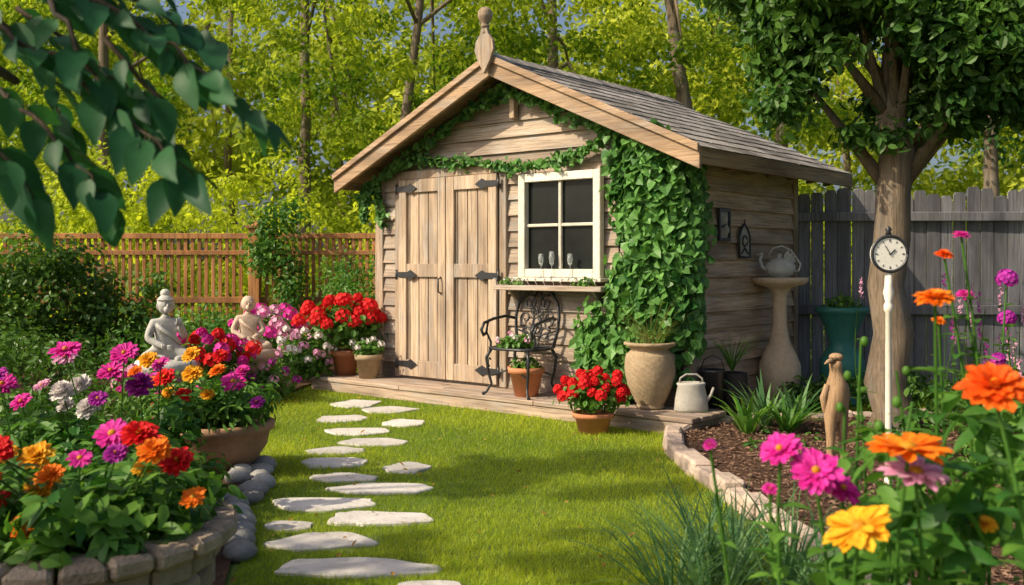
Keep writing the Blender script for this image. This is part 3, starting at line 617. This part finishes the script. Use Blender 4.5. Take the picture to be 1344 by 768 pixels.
# ------------------------------------------------------------ flowers left
FM=['leaf_pl','red','orange','yellow','magenta','purple','pink','wht','deeporange','eye']; FI={k:i for i,k in enumerate(FM)}
def flower_group(name,heads,basec,baser,zb,foliage,fol_n,fol_L,nleaf=3,L=.07,fine=False):
    b=B()
    for (x,y,z,R,kind,col) in heads:
        ax=(U(-.4,.3)-.05,-.65+U(-.3,.2),1.0)
        th=U(0,6.28); q=U(0,baser); base=(basec[0]+q*math.cos(th)+(x-basec[0])*.35,basec[1]+q*math.sin(th)+(y-basec[1])*.35,zb)
        head(b,(x,y,z),ax,R,kind,FI[col],FI['eye']); stem(b,base,(x-ax[0]*.01,y,z-.015),.004,nleaf,L,fine=fine)
    for (x,y,z,rx,ry,rz) in foliage: leaf_ball(b,(x,y,z),(rx,ry,rz),fol_n,fol_L,0,r=U(.1,.85),shell=.3,W=.46,up=.6,fine=fine)
    return b.obj(name,FM)
# near planter built of rough stone blocks
pl=empty('stone_planter',(-1.5,3.3,0)); b=B()
for row,(z0,z1,r0,r1,nb_) in enumerate([(0,.15,.36,.46,20),(.155,.29,.40,.49,22),(.295,.37,.42,.51,20),(.372,.43,.40,.56,24)]):
    for i in range(nb_):
        a0=2*np.pi*(i+.5*(row%2))/nb_+.01; a1=a0+2*np.pi/nb_-.02; dr=U(-.012,.012)
        def pt(r,a,z): return [r*math.cos(a),r*math.sin(a),z]
        v=np.array([pt(r0,a0,z0),pt(r1+dr,a0,z0),pt(r1+dr,a1,z0),pt(r0,a1,z0),pt(r0,a0,z1),pt(r1+dr,a0,z1),pt(r1+dr,a1,z1),pt(r0,a1,z1)])+U(-.005,.005,(8,3)); b.hexa(v,0)
b.lathe([(.37,0),(.41,.36)],n=30,mat=0,r=.1)
b.obj('blocks',['pstone'],pl,bevel=.014)
b=B(); b.lathe([(.44,.385),(.2,.41),(0,.42)],n=24); b.obj('soil',['soil'],pl)
c=[]
for (x,z,k,co,R) in [(-1.59,.725,'zinnia','red',.062),(-1.54,.675,'zinnia','yellow',.06),(-1.656,.61,'zinnia','orange',.06),(-1.53,.575,'zinnia','yellow',.062),(-1.49,.49,'daisy','orange',.062),(-1.67,.53,'zinnia','red',.06),
  (-1.19,.755,'zinnia','red',.065),(-1.10,.725,'zinnia','orange',.058),(-1.09,.655,'zinnia','red',.062),(-1.19,.635,'daisy','yellow',.058),(-1.29,.75,'daisy','magenta',.06),(-1.35,.69,'daisy','magenta',.042),(-1.64,.69,'zinnia','yellow',.055),
  (-1.02,.55,'daisy','orange',.045),(-1.46,.63,'zinnia','orange',.05),(-1.25,.70,'zinnia','purple',.04),(-1.72,.74,'zinnia','orange',.055),(-1.75,.64,'zinnia','red',.055),(-1.15,.69,'daisy','orange',.04)]:
    c.append((x,3.18+U(-.14,.08),z,R,k,co))
flower_group('zinnia_flowers',c,(-1.42,3.3),.2,.4,[(U(-1.85,-1.12),U(3.0,3.6),U(.38,.54),.14,.14,.10) for i in range(30)]+[(-1.5+.42*math.cos(t),3.3+.42*math.sin(t),.45,.08,.08,.06) for t in np.arange(-2.6,.9,.45)],58,.08,5,.085,True)
# clay bowl
bo=empty('clay_bowl_planter',(-1.83,6.15,0)); b=B()
b.lathe([(.14,0),(.16,.02),(.24,.08),(.30,.17),(.32,.26),(.345,.27),(.35,.31),(.32,.32),(.30,.29),(0,.28)],n=40); b.obj('bowl',['bowl'],bo)
c=[]
for (x,z,k,co,R) in [(-2.17,.72,'zinnia','yellow',.065),(-2.03,.63,'zinnia','red',.07),(-1.88,.65,'zinnia','yellow',.07),(-1.9,.76,'zinnia','yellow',.06),(-1.73,.67,'zinnia','orange',.06),(-1.76,.74,'zinnia','red',.055),(-1.68,.585,'daisy','magenta',.08),(-1.94,.52,'zinnia','red',.055),(-2.1,.60,'zinnia','orange',.06),(-2.07,.52,'zinnia','yellow',.05),(-1.52,.47,'zinnia','purple',.05),(-1.8,.52,'zinnia','yellow',.05),(-1.6,.66,'zinnia','magenta',.05),(-2.22,.66,'zinnia','orange',.05)]:
    c.append((x,5.93+U(-.15,.1),z,R,k,co))
flower_group('mixed_flowers',c,(-1.85,6.1),.18,.28,[(U(-2.15,-1.6),U(5.9,6.3),U(.32,.5),.16,.16,.12) for i in range(18)],80,.07,4,.08)
c=[]
for (x,z,k,co,R) in [(-2.14,.88,'gerbera','magenta',.08),(-1.92,.85,'gerbera','magenta',.075),(-2.0,.76,'gerbera','magenta',.07),(-1.87,.68,'pom','purple',.075),(-2.28,.82,'gerbera','pink',.065),(-2.55,.69,'gerbera','magenta',.08),(-2.2,.665,'pom','wht',.065),(-2.05,.59,'pom','wht',.06),(-2.13,.70,'pom','wht',.055),(-2.4,.62,'gerbera','magenta',.06),(-1.78,.79,'gerbera','magenta',.05),(-2.24,.58,'pom','wht',.05),(-2.6,.8,'gerbera','magenta',.06),(-1.98,.65,'gerbera','purple',.05),(-2.46,.76,'gerbera','purple',.055),(-2.3,.70,'gerbera','pink',.045)]:
    c.append((x,4.9+U(-.2,.15),z,R,k,co))
flower_group('aster_flowers',c,(-2.1,5.0),.25,.02,[(U(-2.7,-1.72),U(4.5,5.5),U(.1,.46),.2,.2,.15) for i in range(44)],85,.08,5,.09)
flower_group('foliage_plant',[(U(-1.9,-1.6),U(4.2,4.6),U(.42,.52),.04,'zinnia',cc) for cc in ('orange','red','pink')],(-1.7,4.4),.2,.02,[(U(-2.2,-1.45),U(4.0,5.0),U(.08,.35),.16,.16,.14) for i in range(26)],55,.10,fine=True)
def mound(name,c,rad,mat,ncl,R,n,size,pot=None,potmat='terra',leafm='leaf_pl',nleaf=500,L=.06,z0=0):
    b=B(); x,y,z=c
    leaf_ball(b,c,np.array(rad)*.95,nleaf,L,0,r=.5,shell=.35,W=.7,up=.5)
    i=np.arange(ncl)+.5; phi=np.arccos(1-1.15*i/ncl); th=i*2.39996+U(0,6)
    d=np.stack([np.sin(phi)*np.cos(th),np.sin(phi)*np.sin(th),np.cos(phi)],1)+rng.normal(size=(ncl,3))*.08
    mats=mat if isinstance(mat,list) else [mat]
    for k in range(ncl): umbel(b,np.array(c)+d[k]*np.array(rad)*U(.8,1.12),R*U(.6,1.15),1+k%len(mats),n,size)
    if pot:
        rt,rb,h=pot; b.lathe([(0,0),(rb,0),(rt*.93,h*.78),(rt*1.06,h*.78),(rt*1.08,h),(rt*.95,h),(rt*.9,h*.9),(0,h*.9)],(x,y,z0),28,len(mats)+1)
    return b.obj(name,[leafm]+mats+[potmat])
x,y,_=W_(-3.85,-.24); mound('potted_red_geranium',(x-.03,y,.68),(.42,.34,.24),'red',32,.07,26,.026,(.15,.10,.26),z0=.14,nleaf=900,L=.08)
x,y,_=W_(-3.48,-.3); mound('potted_white_flowers',(x,y,.45),(.15,.14,.09),'wht',10,.03,10,.014,(.13,.095,.24),'urn',z0=.14,nleaf=400,L=.045)
mound('potted_red_begonia',(.62,7.55,.30),(.26,.24,.15),'red',30,.045,20,.022,(.15,.11,.16),z0=0,nleaf=600,L=.055)
mound('pink_flower_bush',(-2.12,10.2,.34),(.34,.3,.28),['pink','wht'],44,.045,12,.022,nleaf=900)
mound('magenta_flower_bush',(-2.6,10.6,.55),(.38,.3,.26),['magenta','pink'],30,.06,14,.03,nleaf=900)
mound('red_flower_bush',(-2.75,9.1,.42),(.36,.3,.22),['red','magenta'],34,.06,16,.03,nleaf=900)
mound('pink_flower_bush',(-3.15,8.6,.24),(.3,.3,.16),['magenta','pink'],20,.05,12,.028,nleaf=700)
mound('pink_flower_bush',(-2.35,9.4,.15),(.3,.3,.2),['pink','purple'],16,.04,10,.02,nleaf=800)
mound('small_flower_bush',(-2.45,7.6,.15),(.35,.3,.2),['magenta','red'],12,.035,10,.02,nleaf=800)
# ------------------------------------------------------------ statues
def skinobj(name,V,E,Rd,mat,parent):
    bm=bmesh.new(); lay=bm.verts.layers.skin.verify(); vs=[bm.verts.new(v) for v in V]
    for a,c in E: bm.edges.new((vs[a],vs[c]))
    for v,r in zip(vs,Rd): v[lay].radius=(r if isinstance(r,tuple) else (r,r)); v[lay].use_root=False
    vs[0][lay].use_root=True
    me=bpy.data.meshes.new(name); bm.to_mesh(me); bm.free(); me.materials.append(M[mat])
    o=bpy.data.objects.new(name,me); scene.collection.objects.link(o); o.parent=parent
    sk=o.modifiers.new('skin','SKIN'); sk.use_smooth_shade=True; s=o.modifiers.new('sub','SUBSURF'); s.levels=2; s.render_levels=2
    return o
def statue(name,loc,rz,s,mat,bun=True,raised=True):
    e=empty(name,loc,rz); e.scale=(s,s,s)
    hand=(.075,-.16,.33) if raised else (.02,-.15,.14)
    V=[(0,0,.1),(0,0,.2),(0,-.005,.31),(0,0,.385),(0,-.005,.43),(.10,0,.35),(.155,-.03,.22),hand,(-.10,0,.35),(-.155,-.03,.22),(-.03,-.15,.15),(.08,-.01,.08),(.21,-.14,.06),(.03,-.2,.05),(-.08,-.01,.08),(-.21,-.14,.06),(-.03,-.21,.06)]
    E=[(0,1),(1,2),(2,3),(3,4),(2,5),(5,6),(6,7),(2,8),(8,9),(9,10),(0,11),(11,12),(12,13),(0,14),(14,15),(15,16)]
    Rd=[.10,.08,(.095,.075),.04,.036,.045,.035,.022,.045,.035,.022,.075,.055,.032,.075,.055,.032]
    skinobj('body',V,E,Rd,mat,e)
    b=B(); hc=np.array([0,-.008,.50]); b.ball(hc,(.06,.068,.078),0,.5,14); b.ball(hc+[0,-.05,-.035],(.032,.03,.03),0,.5,8)
    b.tube([hc+[0,-.066,.012],hc+[0,-.084,-.012],hc+[0,-.07,-.018]],[.007,.013,.008],6)
    for sx in (-1,1):
        b.ball(hc+[sx*.026,-.062,.008],(.013,.006,.006),0,.2,6); b.ball(hc+[sx*.062,0,-.008],(.01,.015,.032),0,.5,6); b.tube([hc+[sx*.012,-.071,.022],hc+[sx*.028,-.067,.028],hc+[sx*.044,-.054,.02]],.004,5)
    b.tube([hc+[-.018,-.068,-.036],hc+[0,-.076,-.034],hc+[.018,-.068,-.036]],.005,5)
    if bun:
        b.ball(hc+[0,.012,.022],(.068,.068,.07),0,.4,12,noise=.06); b.ball(hc+[0,.02,.098],(.042,.042,.038),0,.4,8,noise=.1)
        th=np.linspace(0,2*np.pi,20); b.tube([hc+[.064*math.cos(t),.066*math.sin(t),.045] for t in th],.008,6)
    else: b.ball(hc+[0,.010,.012],(.064,.068,.072),0,.4,12,noise=.04)
    b.tube([(-.1,.0,.36),(-.05,-.085,.30),(.05,-.10,.24),(.11,-.05,.17)],[.02,.018,.018,.015],7)
    for (hx,hy,hz),up in ((hand,raised),((-.03,-.15,.15),False)):
        for k in range(4):
            o=(k-1.5)*.011; L=[.036,.042,.04,.032][k]
            if up: b.tube([(hx+o,hy,hz),(hx+o*1.2,hy-.004,hz+.03),(hx+o*1.25,hy-.008,hz+.03+L)],[.006,.0055,.004],5)
            else: b.tube([(hx+.01,hy-.005,hz+o),(hx+.04,hy-.02,hz+o),(hx+.04+L*.7,hy-.005,hz+o-.01)],[.006,.0055,.004],5)
        b.tube([(hx-.012,hy,hz-.005),(hx-.03,hy-.008,hz+.012),(hx-.033,hy-.012,hz+.03)],[.007,.006,.005],5)
    b.lathe([(0,-.9),(.2,-.9),(.2,-.62),(.17,-.6),(.17,-.1),(.26,-.06),(.27,0),(.25,.04),(0,.045)],(0,-.06,0),24,0)
    b.obj('head_and_plinth',[mat],e)
statue('goddess_statue',(-3.08,8.8,.40),.55,1.05,'statue'); statue('buddha_statue',(-2.60,9.75,.42),.35,.95,'statue2',bun=False,raised=False)
# ------------------------------------------------------------ chair
ch=empty('wrought_iron_chair',W_(-1.5,-.30,.14),ANG); b=B()
sw,sd,sz=.25,.21,.41
th=np.linspace(0,2*np.pi,28); rim=[(sw*np.sign(math.cos(t))*abs(math.cos(t))**.6,sd*np.sign(math.sin(t))*abs(math.sin(t))**.6,sz) for t in th]; b.tube(rim,.014,7)
for i in np.linspace(-.2,.2,9): b.tube([(i,-sd*.96,sz),(i,sd*.96,sz)],.007,5)
for i in np.linspace(-.16,.16,6): b.tube([(-sw*.96,i,sz+.004),(sw*.96,i,sz+.004)],.007,5)
for sx in (-1,1):
    for sy in (-1,1):
        x=sx*.2;y=sy*.17; b.tube([(x,y,sz),(x*1.18,y*1.15,sz-.08),(x*1.12,y*1.1,sz-.2),(x*1.0,y*1.0,sz-.31),(x*1.15,y*1.2,.03),(x*1.3,y*1.3,.008)],[.016,.015,.013,.012,.012,.016],7)
    b.tube([(sx*.2,-.17,.17),(0,-.14,.24),(0,0,.26)],.008,5); b.tube([(sx*.2,.17,.17),(0,.14,.24),(0,0,.26)],.008,5)
    t=np.linspace(0,4.2,16); b.tube([(sx*.21,-.18-.03*math.sin(k)*(1-k/6),.30-.05*math.cos(k)*(1-k/6)) for k in t],.007,5)
    b.tube([(sx*.23,.19,.66),(sx*.27,.1,.68),(sx*.285,-.05,.66),(sx*.285,-.17,.63),(sx*.28,-.215,.57),(sx*.275,-.19,.52),(sx*.272,-.16,.54)],.014,7)
    b.tube([(sx*.28,-.12,.645),(sx*.27,-.16,.55),(sx*.25,-.12,.46),(sx*.235,-.14,.41)],.010,6)
def bk(x,z): return (x,.2+.10*(z-.41),z)
fr=[bk(-.2,.41),bk(-.235,.55),bk(-.245,.68),bk(-.22,.80),bk(-.15,.885),bk(-.06,.925),bk(0,.935),bk(.06,.925),bk(.15,.885),bk(.22,.80),bk(.245,.68),bk(.235,.55),bk(.2,.41)]
b.tube(fr,.015,7)
def spiral(cx,cz,r,turn,s,ph=0):
    t=np.linspace(0,turn*2*np.pi,22); b.tube([bk(cx+s*r*(1-k/(turn*2*np.pi)*.8)*math.cos(k+ph),cz+r*(1-k/(turn*2*np.pi)*.8)*math.sin(k+ph)) for k in t],.009,5)
for s in (-1,1):
    spiral(s*.09,.80,.075,1.3,s,1.2); spiral(s*.13,.66,.07,1.2,s,-1.5); spiral(s*.10,.52,.065,1.2,s,.5); spiral(s*.04,.72,.045,1,s,2)
    b.tube([bk(s*.02,.42),bk(s*.06,.55),bk(s*.035,.68),bk(s*.075,.80),bk(0,.925)],.009,5)
t=np.linspace(0,2*np.pi,20); b.tube([bk(.045*math.cos(k),.60+.07*math.sin(k)) for k in t],.008,5)
b.tube([bk(-.235,.56),bk(0,.5),bk(.235,.56)],.009,5)
b.obj('frame',['iron'],ch)
x,y,_=W_(-1.5,-.33); mound('potted_pink_flowers',(x-.02,y-.02,.61),(.17,.15,.06),['pink','wht'],10,.026,8,.014,None,nleaf=350,L=.05)
x,y,_=W_(-1.42,-.33); 
b=B(); b.lathe([(0,0),(.10,0),(.145,.2),(.16,.2),(.165,.25),(.145,.25),(.13,.22),(0,.22)],(x,y,.142),28,0); leaf_ball(b,(x,y,.42),(.13,.13,.05),160,.05,1); b.obj('terracotta_pot',['terra','leaf_pl'])
# ------------------------------------------------------------ pots on right of deck
x,y,_=W_(-.20,-.27); b=B()
prof=[(0,0),(.10,0),(.115,.015),(.105,.03)]+[(.105+.095*math.sin(t*2.05)+(.004 if i%2 else 0),.03+.40*t) for i,t in enumerate(np.linspace(.03,1,34))]+[(.17,.445),(.15,.47),(.17,.49),(.205,.505),(.21,.525),(.18,.53),(.15,.50),(0,.48)]
b.lathe(prof,(x,y,.14),64,0,rip=(.02,16,1.57))
n=110; th=U(0,6.28,n); P=np.array([x,y,.62])+np.stack([np.cos(th),np.sin(th),0*th],1)*U(0,.09,n)[:,None]; H=np.stack([np.cos(th),np.sin(th),0*th],1)
b.blades(P,H*.5+np.array([0,0,1.]),H,U(.25,.6,n),.006,1,bend=U(.1,.8,n),r=U(0,.8,n)); leaf_ball(b,(x+.02,y,.70),(.14,.12,.07),110,.035,2)
b.obj('woven_urn_with_grass',['urn','straw','leaf_pl'])
x,y,_=W_(-.62,-.22); b=B(); b.lathe([(0,0),(.09,0),(.13,.04),(.155,.11),(.17,.13),(.165,.15),(.14,.14),(0,.12)],(x,y,.14),28,0)
leaf_ball(b,(x,y,.32),(.14,.13,.06),260,.06,1,W=.5); umbel(b,(x-.04,y-.06,.36),.03,2,12,.012); umbel(b,(x+.05,y-.05,.35),.03,2,12,.012); b.obj('succulent_bowl',['urn','blue','wht'])
x,y,_=W_(.14,.12); b=B(); b.lathe([(0,0),(.085,0),(.10,.28),(.107,.285),(.107,.30),(.098,.30),(.092,.27),(0,.26)],(x,y,.14),24,0); b.tube([(x-.1,y,.42),(x-.07,y-.02,.52),(x+.0,y-.03,.56),(x+.07,y-.02,.52),(x+.1,y,.42)],.005,6); b.obj('metal_bucket',['iron'])
x,y,_=W_(.14,-.22); b=B()
b.lathe([(0,0),(.125,0),(.135,.02),(.125,.10),(.105,.2),(.115,.22),(.10,.23),(.09,.2),(0,.19)],(x,y,.14),28,0,rip=(.02,16,1.57),sy=.6)
b.tube([(x-.095,y,.34),(x-.085,y,.40),(x-.04,y,.43),(x+.04,y,.43),(x+.085,y,.40),(x+.095,y,.34)],.008,7); b.tube([(x+.10,y,.20),(x+.15,y-.02,.27),(x+.17,y-.025,.33)],[.018,.012,.010],8); b.obj('watering_can',['greym'])
b=B(); n=60; x,y,_=W_(.2,.35); th=U(0,6.28,n); H=np.stack([np.cos(th),np.sin(th),0*th],1)
b.blades(np.tile([x,y,.4],(n,1)),H*.4+np.array([0,0,1.]),H,U(.3,.55,n),.008,0,bend=U(.2,.8,n)); b.lathe([(0,0),(.09,0),(.13,.25),(.12,.4),(.1,.4),(0,.38)],(x,y,0),20,1); b.obj('spiky_pot_plant',['leaf_pl','dark'])
# ------------------------------------------------------------ bird bath, teal urn
bb=empty('bird_bath',(2.38,8.8,0)); b=B()
b.lathe([(0,0),(.15,0),(.155,.04),(.11,.07),(.12,.12),(.165,.20),(.185,.30),(.18,.40),(.14,.50),(.09,.60),(.065,.72),(.06,.92),(.065,1.02),(.09,1.06),(.10,1.08),(.22,1.11),(.245,1.14),(.245,1.17),(.225,1.17),(.2,1.14),(0,1.12)],n=48,rip=(.012,24,1.57)); b.obj('pedestal',['bath'],bb)
b=B()
b.lathe([(0,1.14),(.06,1.15),(.05,1.17),(.10,1.19),(.135,1.235),(.13,1.28),(.09,1.315),(.085,1.325),(0,1.35)],(0,0,0),24,0,sy=.8,rip=(.04,10,.8))
b.ball((0,0,1.36),(.022,.022,.028),0,.5,7)
b.tube([(-.11,0,1.23),(-.16,0,1.27),(-.175,0,1.33),(-.16,0,1.36)],[.025,.017,.014,.016],8); b.ball((-.165,0,1.375),(.024,.02,.02),0,.5,6); b.tube([(-.18,0,1.375),(-.215,0,1.368)],[.008,.002],5)
b.tube([(.12,0,1.22),(.17,0,1.23),(.185,0,1.29),(.15,0,1.34),(.10,0,1.41),(.02,0,1.45),(-.06,0,1.43),(-.10,0,1.37)],.009,6)
b.leaves(np.tile([.03,-.05,1.30],(4,1)),np.array([[.8,0,.5],[.9,.1,.2],[.6,-.1,.8],[.3,0,.9]]),np.tile([0,-1,.3],(4,1)),.12,.05,0); b.obj('bird_teapot_ornament',['statue'],bb)
b=B(); b.lathe([(0,0),(.17,0),(.175,.05),(.13,.08),(.12,.12),(.17,.20),(.2,.32),(.195,.42),(.14,.5),(.11,.56),(.12,.60),(.13,.66),(.155,.72),(.19,.80),(.215,.84),(.235,.86),(.235,.90),(.20,.90),(.19,.86),(0,.84)],(3.0,9.0,0),48,0,rip=(.012,12,0))
leaf_ball(b,(3.0,9.0,.93),(.16,.16,.06),160,.05,1); n=26; th=U(0,6.28,n); H=np.stack([np.cos(th),np.sin(th),0*th],1); b.blades(np.tile([3.0,9.0,.9],(n,1)),H*.6+np.array([0,0,1.]),H,U(.12,.25,n),.01,1,bend=.3)
b.obj('teal_pedestal_urn',['teal','leaf_pl'])
# ------------------------------------------------------------ clock on post
ck=empty('garden_clock_post',(2.13,5.6,0)); b=B()
b.lathe([(0,0),(.05,0),(.05,.03),(.028,.05),(.018,.1),(.017,1.02),(.026,1.03),(.026,1.06),(.017,1.08),(.03,1.13),(.022,1.17),(.018,1.25),(0,1.25)],n=14,smooth=True); b.obj('post',['white'],ck)
b=B(); th=np.linspace(0,2*np.pi,36); b.tube([(.1*math.cos(t),-.02,1.35+.1*math.sin(t)) for t in th],.009,8,0); 
V=[[.098*math.cos(t),-.02,1.35+.098*math.sin(t)] for t in th[:-1]]; V2=[[v[0],.02,v[2]] for v in V]; k=35
b.add(V+V2,[list(range(k)),list(range(k,2*k))[::-1]]+[[i,i+k,(i+1)%k+k,(i+1)%k] for i in range(k)],1,.9)
for h in range(12):
    a=h*math.pi/6; b.tube([(.070*math.sin(a),-.0215,1.35+.070*math.cos(a)),(.082*math.sin(a),-.0215,1.35+.082*math.cos(a))],.002 if h%3 else .0035,5,0)
b.tube([(0,-.024,1.35),(.03,-.024,1.375)],.003,5,0); b.tube([(0,-.024,1.35),(-.03,-.024,1.40)],.002,5,0); b.ball((0,-.024,1.35),.006,0)
b.lathe([(0,0),(.02,.0),(.012,.02),(.02,.035),(0,.055)],(0,0,1.455),10,0); b.obj('clock',['iron','dial'],ck)
# carved figure
cv=empty('carved_bird_sculpture',(2.03,6.2,.04),.3)
skinobj('body',[(0,0,.36),(0,0,.44),(.005,0,.51),(0,0,.57),(-.005,-.005,.625),(-.02,-.01,.65),(.045,0,.28),(.05,0,.16),(.035,0,.06),(.05,-.02,.01),(-.045,0,.28),(-.04,0,.16),(-.045,0,.06),(-.055,-.02,.01)],
 [(0,1),(1,2),(2,3),(3,4),(4,5),(0,6),(6,7),(7,8),(8,9),(0,10),(10,11),(11,12),(12,13)],[.065,.075,.07,.036,.047,.036,.038,.028,.022,.03,.038,.028,.022,.03],'driftwood',cv)
b=B(); b.tube([(-.04,-.015,.65),(-.075,-.02,.645),(-.1,-.022,.63)],[.022,.012,.003],7); b.ball((-.03,-.05,.665),.007,1); b.ball((0,0,.67),(.045,.045,.026),0,.4,8)
for s in (-1,1): b.tube([(s*.065,0,.5),(s*.085,.01,.42),(s*.065,.02,.33),(s*.035,.03,.28)],[.018,.024,.018,.005],7)
b.lathe([(0,0),(.11,0),(.12,.02),(.1,.035),(0,.04)],(0,0,-.03),18,0); b.obj('beak_wings_base',['driftwood','iron'],cv)
# ------------------------------------------------------------ right bed plants
def tuft(name,bases,n,L,W,mat,bend=(.15,.6),spread=.35):
    b=B()
    for (x,y,z) in bases:
        th=U(0,6.28,n); H=np.stack([np.cos(th),np.sin(th),0*th],1); P=np.array([x,y,z])+H*U(0,.05,n)[:,None]
        b.blades(P,H*spread*U(.2,1.3,n)[:,None]+np.array([0,0,1.]),H,L*U(.55,1.1,n),W*U(.7,1.2,n),0,seg=5,bend=U(bend[0],bend[1],n))
    return b.obj(name,[mat])
tuft('daylily_plant',[(1.72,7.25,.05),(2.02,7.3,.05)],34,.42,.035,'leaf_pl',(.2,.8),.6)
tuft('agave_plant',[(1.93,7.55,.05),(2.15,7.5,.05)],26,.45,.045,'blue',(.05,.4),.5)
tuft('ornamental_grass',[(.60,3.7,0),(.72,3.55,0),(.85,3.75,0),(.98,3.6,0),(.78,3.95,0),(1.12,3.5,0),(1.1,3.9,0)],60,.56,.012,'blue',(.1,.8),.6)
tuft('ornamental_grass',[(1.0,4.5,0),(1.05,5.0,0)],40,.22,.008,'blue',(.1,.6),.4)
b=B()
for i in range(40):
    x=U(3.1,5.2);y=U(5.8,8.0);z=U(.05,.5); leaf_ball(b,(x,y,z),(.25,.25,.22),90,.07,0,r=U(.2,.8),shell=.3)
for i in range(30):
    x=U(2.2,3.7);y=U(8.3,9.2); leaf_ball(b,(x,y,U(.05,.25)),(.16,.15,.15),70,.06,0,r=U(.2,.8),shell=.3)
for i in range(26):
    x=U(2.9,4.6);y=U(6.6,8.4); h=U(.5,1.1); stem(b,(x,y,.05),(x+U(-.06,.06),y,h),.004,4,.06)
    n=14; t=np.linspace(0,.16,n); P=np.stack([x+U(-.012,.012,n),y+U(-.012,.012,n),h-.03+t],1); florets(b,P,rdir(n),.014,1+i%2,3)
b.obj('salvia_shrubs',['leaf_dark','purple','pink'])
b=B()
for (x,y,z,R,c_) in [(3.0,6.0,1.2,.06,1),(3.1,6.2,.95,.05,1),(2.75,5.6,.75,.035,1),(2.9,5.5,.9,.03,1)]:
    stem(b,(x+U(-.1,.1),y,.05),(x,y,z),.006,8,.10); umbel(b,(x,y,z),R,c_,40,.018)
for i in range(14): leaf_ball(b,(U(2.5,3.4),U(5.0,6.3),U(.05,.55)),(.17,.17,.17),60,.09,0,r=U(.2,.8),shell=.3)
b.obj('tall_purple_flowers',['leaf_pl','purple'])
b=B()
for i in range(18): leaf_ball(b,(U(1.5,2.9),U(4.6,7.4),.07),(.07,.07,.05),22,.05,0)
b.obj('groundcover_plants',['leaf_pl'])
# foreground zinnias
b=B()
def fg(x,y,z,R,kind,col,ax=(0,-.5,1),nl=6,L=.09):
    head(b,(x,y,z),ax,R,kind,FI[col],FI['eye']); base=(x+U(.0,.15),y+U(.0,.1),0); stem(b,base,(x,y,z-R*.25),.005,nl*2,L,0,.42,fine=True)
fg(.975,2.0,1.05,.072,'zinnia','deeporange',(-.2,-.6,1),8,.1); fg(1.005,2.35,1.215,.05,'zinnia','orange',(-.1,-.2,1),9)
fg(.84,2.1,.905,.088,'daisy','orange',(0,-.12,1)); fg(.70,2.0,.765,.075,'daisy','yellow',(-.45,-.2,1)); fg(.675,2.2,.835,.062,'gerbera','magenta',(-.1,-.7,.8)); fg(.61,2.25,.875,.052,'gerbera','magenta',(-.5,-.4,.8))
fg(.75,2.25,.785,.05,'gerbera','magenta',(.4,-.5,.8)); fg(.865,2.12,.85,.075,'daisy','pink',(.1,-.25,1)); fg(1.31,3.0,1.325,.03,'zinnia','deeporange',(0,-.4,1),9); fg(1.385,3.05,1.385,.028,'zinnia','magenta',(0,-.3,1),9)
fg(1.05,2.2,.72,.03,'zinnia','yellow'); fg(.48,2.4,.86,.018,'zinnia','magenta',(-.3,-.5,.6),3,.05); fg(.60,2.3,.775,.02,'zinnia','magenta'); fg(1.42,3.1,1.2,.03,'zinnia','magenta'); fg(1.25,2.9,1.13,.022,'zinnia','orange')
for i in range(26):
    x=U(.85,1.35);y=U(2.0,2.9); leaf_ball(b,(x,y,U(.35,.75)+(x-.8)*.3),(.1,.1,.12),20,.10,0,r=U(.2,.8),shell=.3,W=.42,up=.6,fine=True)
for i in range(10):
    x=U(.9,1.4);y=U(2.2,3.0); z=U(.75,1.1); stem(b,(x,y,0),(x+U(-.05,.05),y,z),.005,9,.08,fine=True); b.ball((x,y,z),(.012,.012,.015),0,.6,6)
b.obj('zinnia_plants',FM)
# ------------------------------------------------------------ light, sky, camera
SUN=nrm(np.array([-.88,-.38,.76])); el=math.asin(SUN[2]); rot=math.atan2(SUN[0],SUN[1])
w=bpy.data.worlds.new('World'); scene.world=w; w.use_nodes=True; nt=w.node_tree; bg=nt.nodes['Background']
sk=nt.nodes.new('ShaderNodeTexSky'); sk.sky_type='NISHITA'; sk.sun_disc=False; sk.sun_elevation=el; sk.sun_rotation=rot; sk.dust_density=5; sk.air_density=.8
nt.links.new(sk.outputs[0],bg.inputs[0]); bg.inputs[1].default_value=.15
ld=bpy.data.lights.new('sun','SUN'); ld.energy=5.0; ld.angle=math.radians(.6); ld.color=(1,.87,.63)
lo=bpy.data.objects.new('sun',ld); scene.collection.objects.link(lo); lo.rotation_euler=Vector(SUN).to_track_quat('Z','Y').to_euler()
cd=bpy.data.cameras.new('camera'); co=bpy.data.objects.new('camera',cd); scene.collection.objects.link(co); scene.camera=co
co.location=(0,0,1.3); co.rotation_euler=(math.radians(90),0,0); cd.lens=34.8; cd.sensor_width=36; cd.shift_y=-39/1344; cd.clip_end=1000; cd.clip_start=.05
cd.dof.use_dof=True; cd.dof.focus_distance=6.8; cd.dof.aperture_fstop=3.5
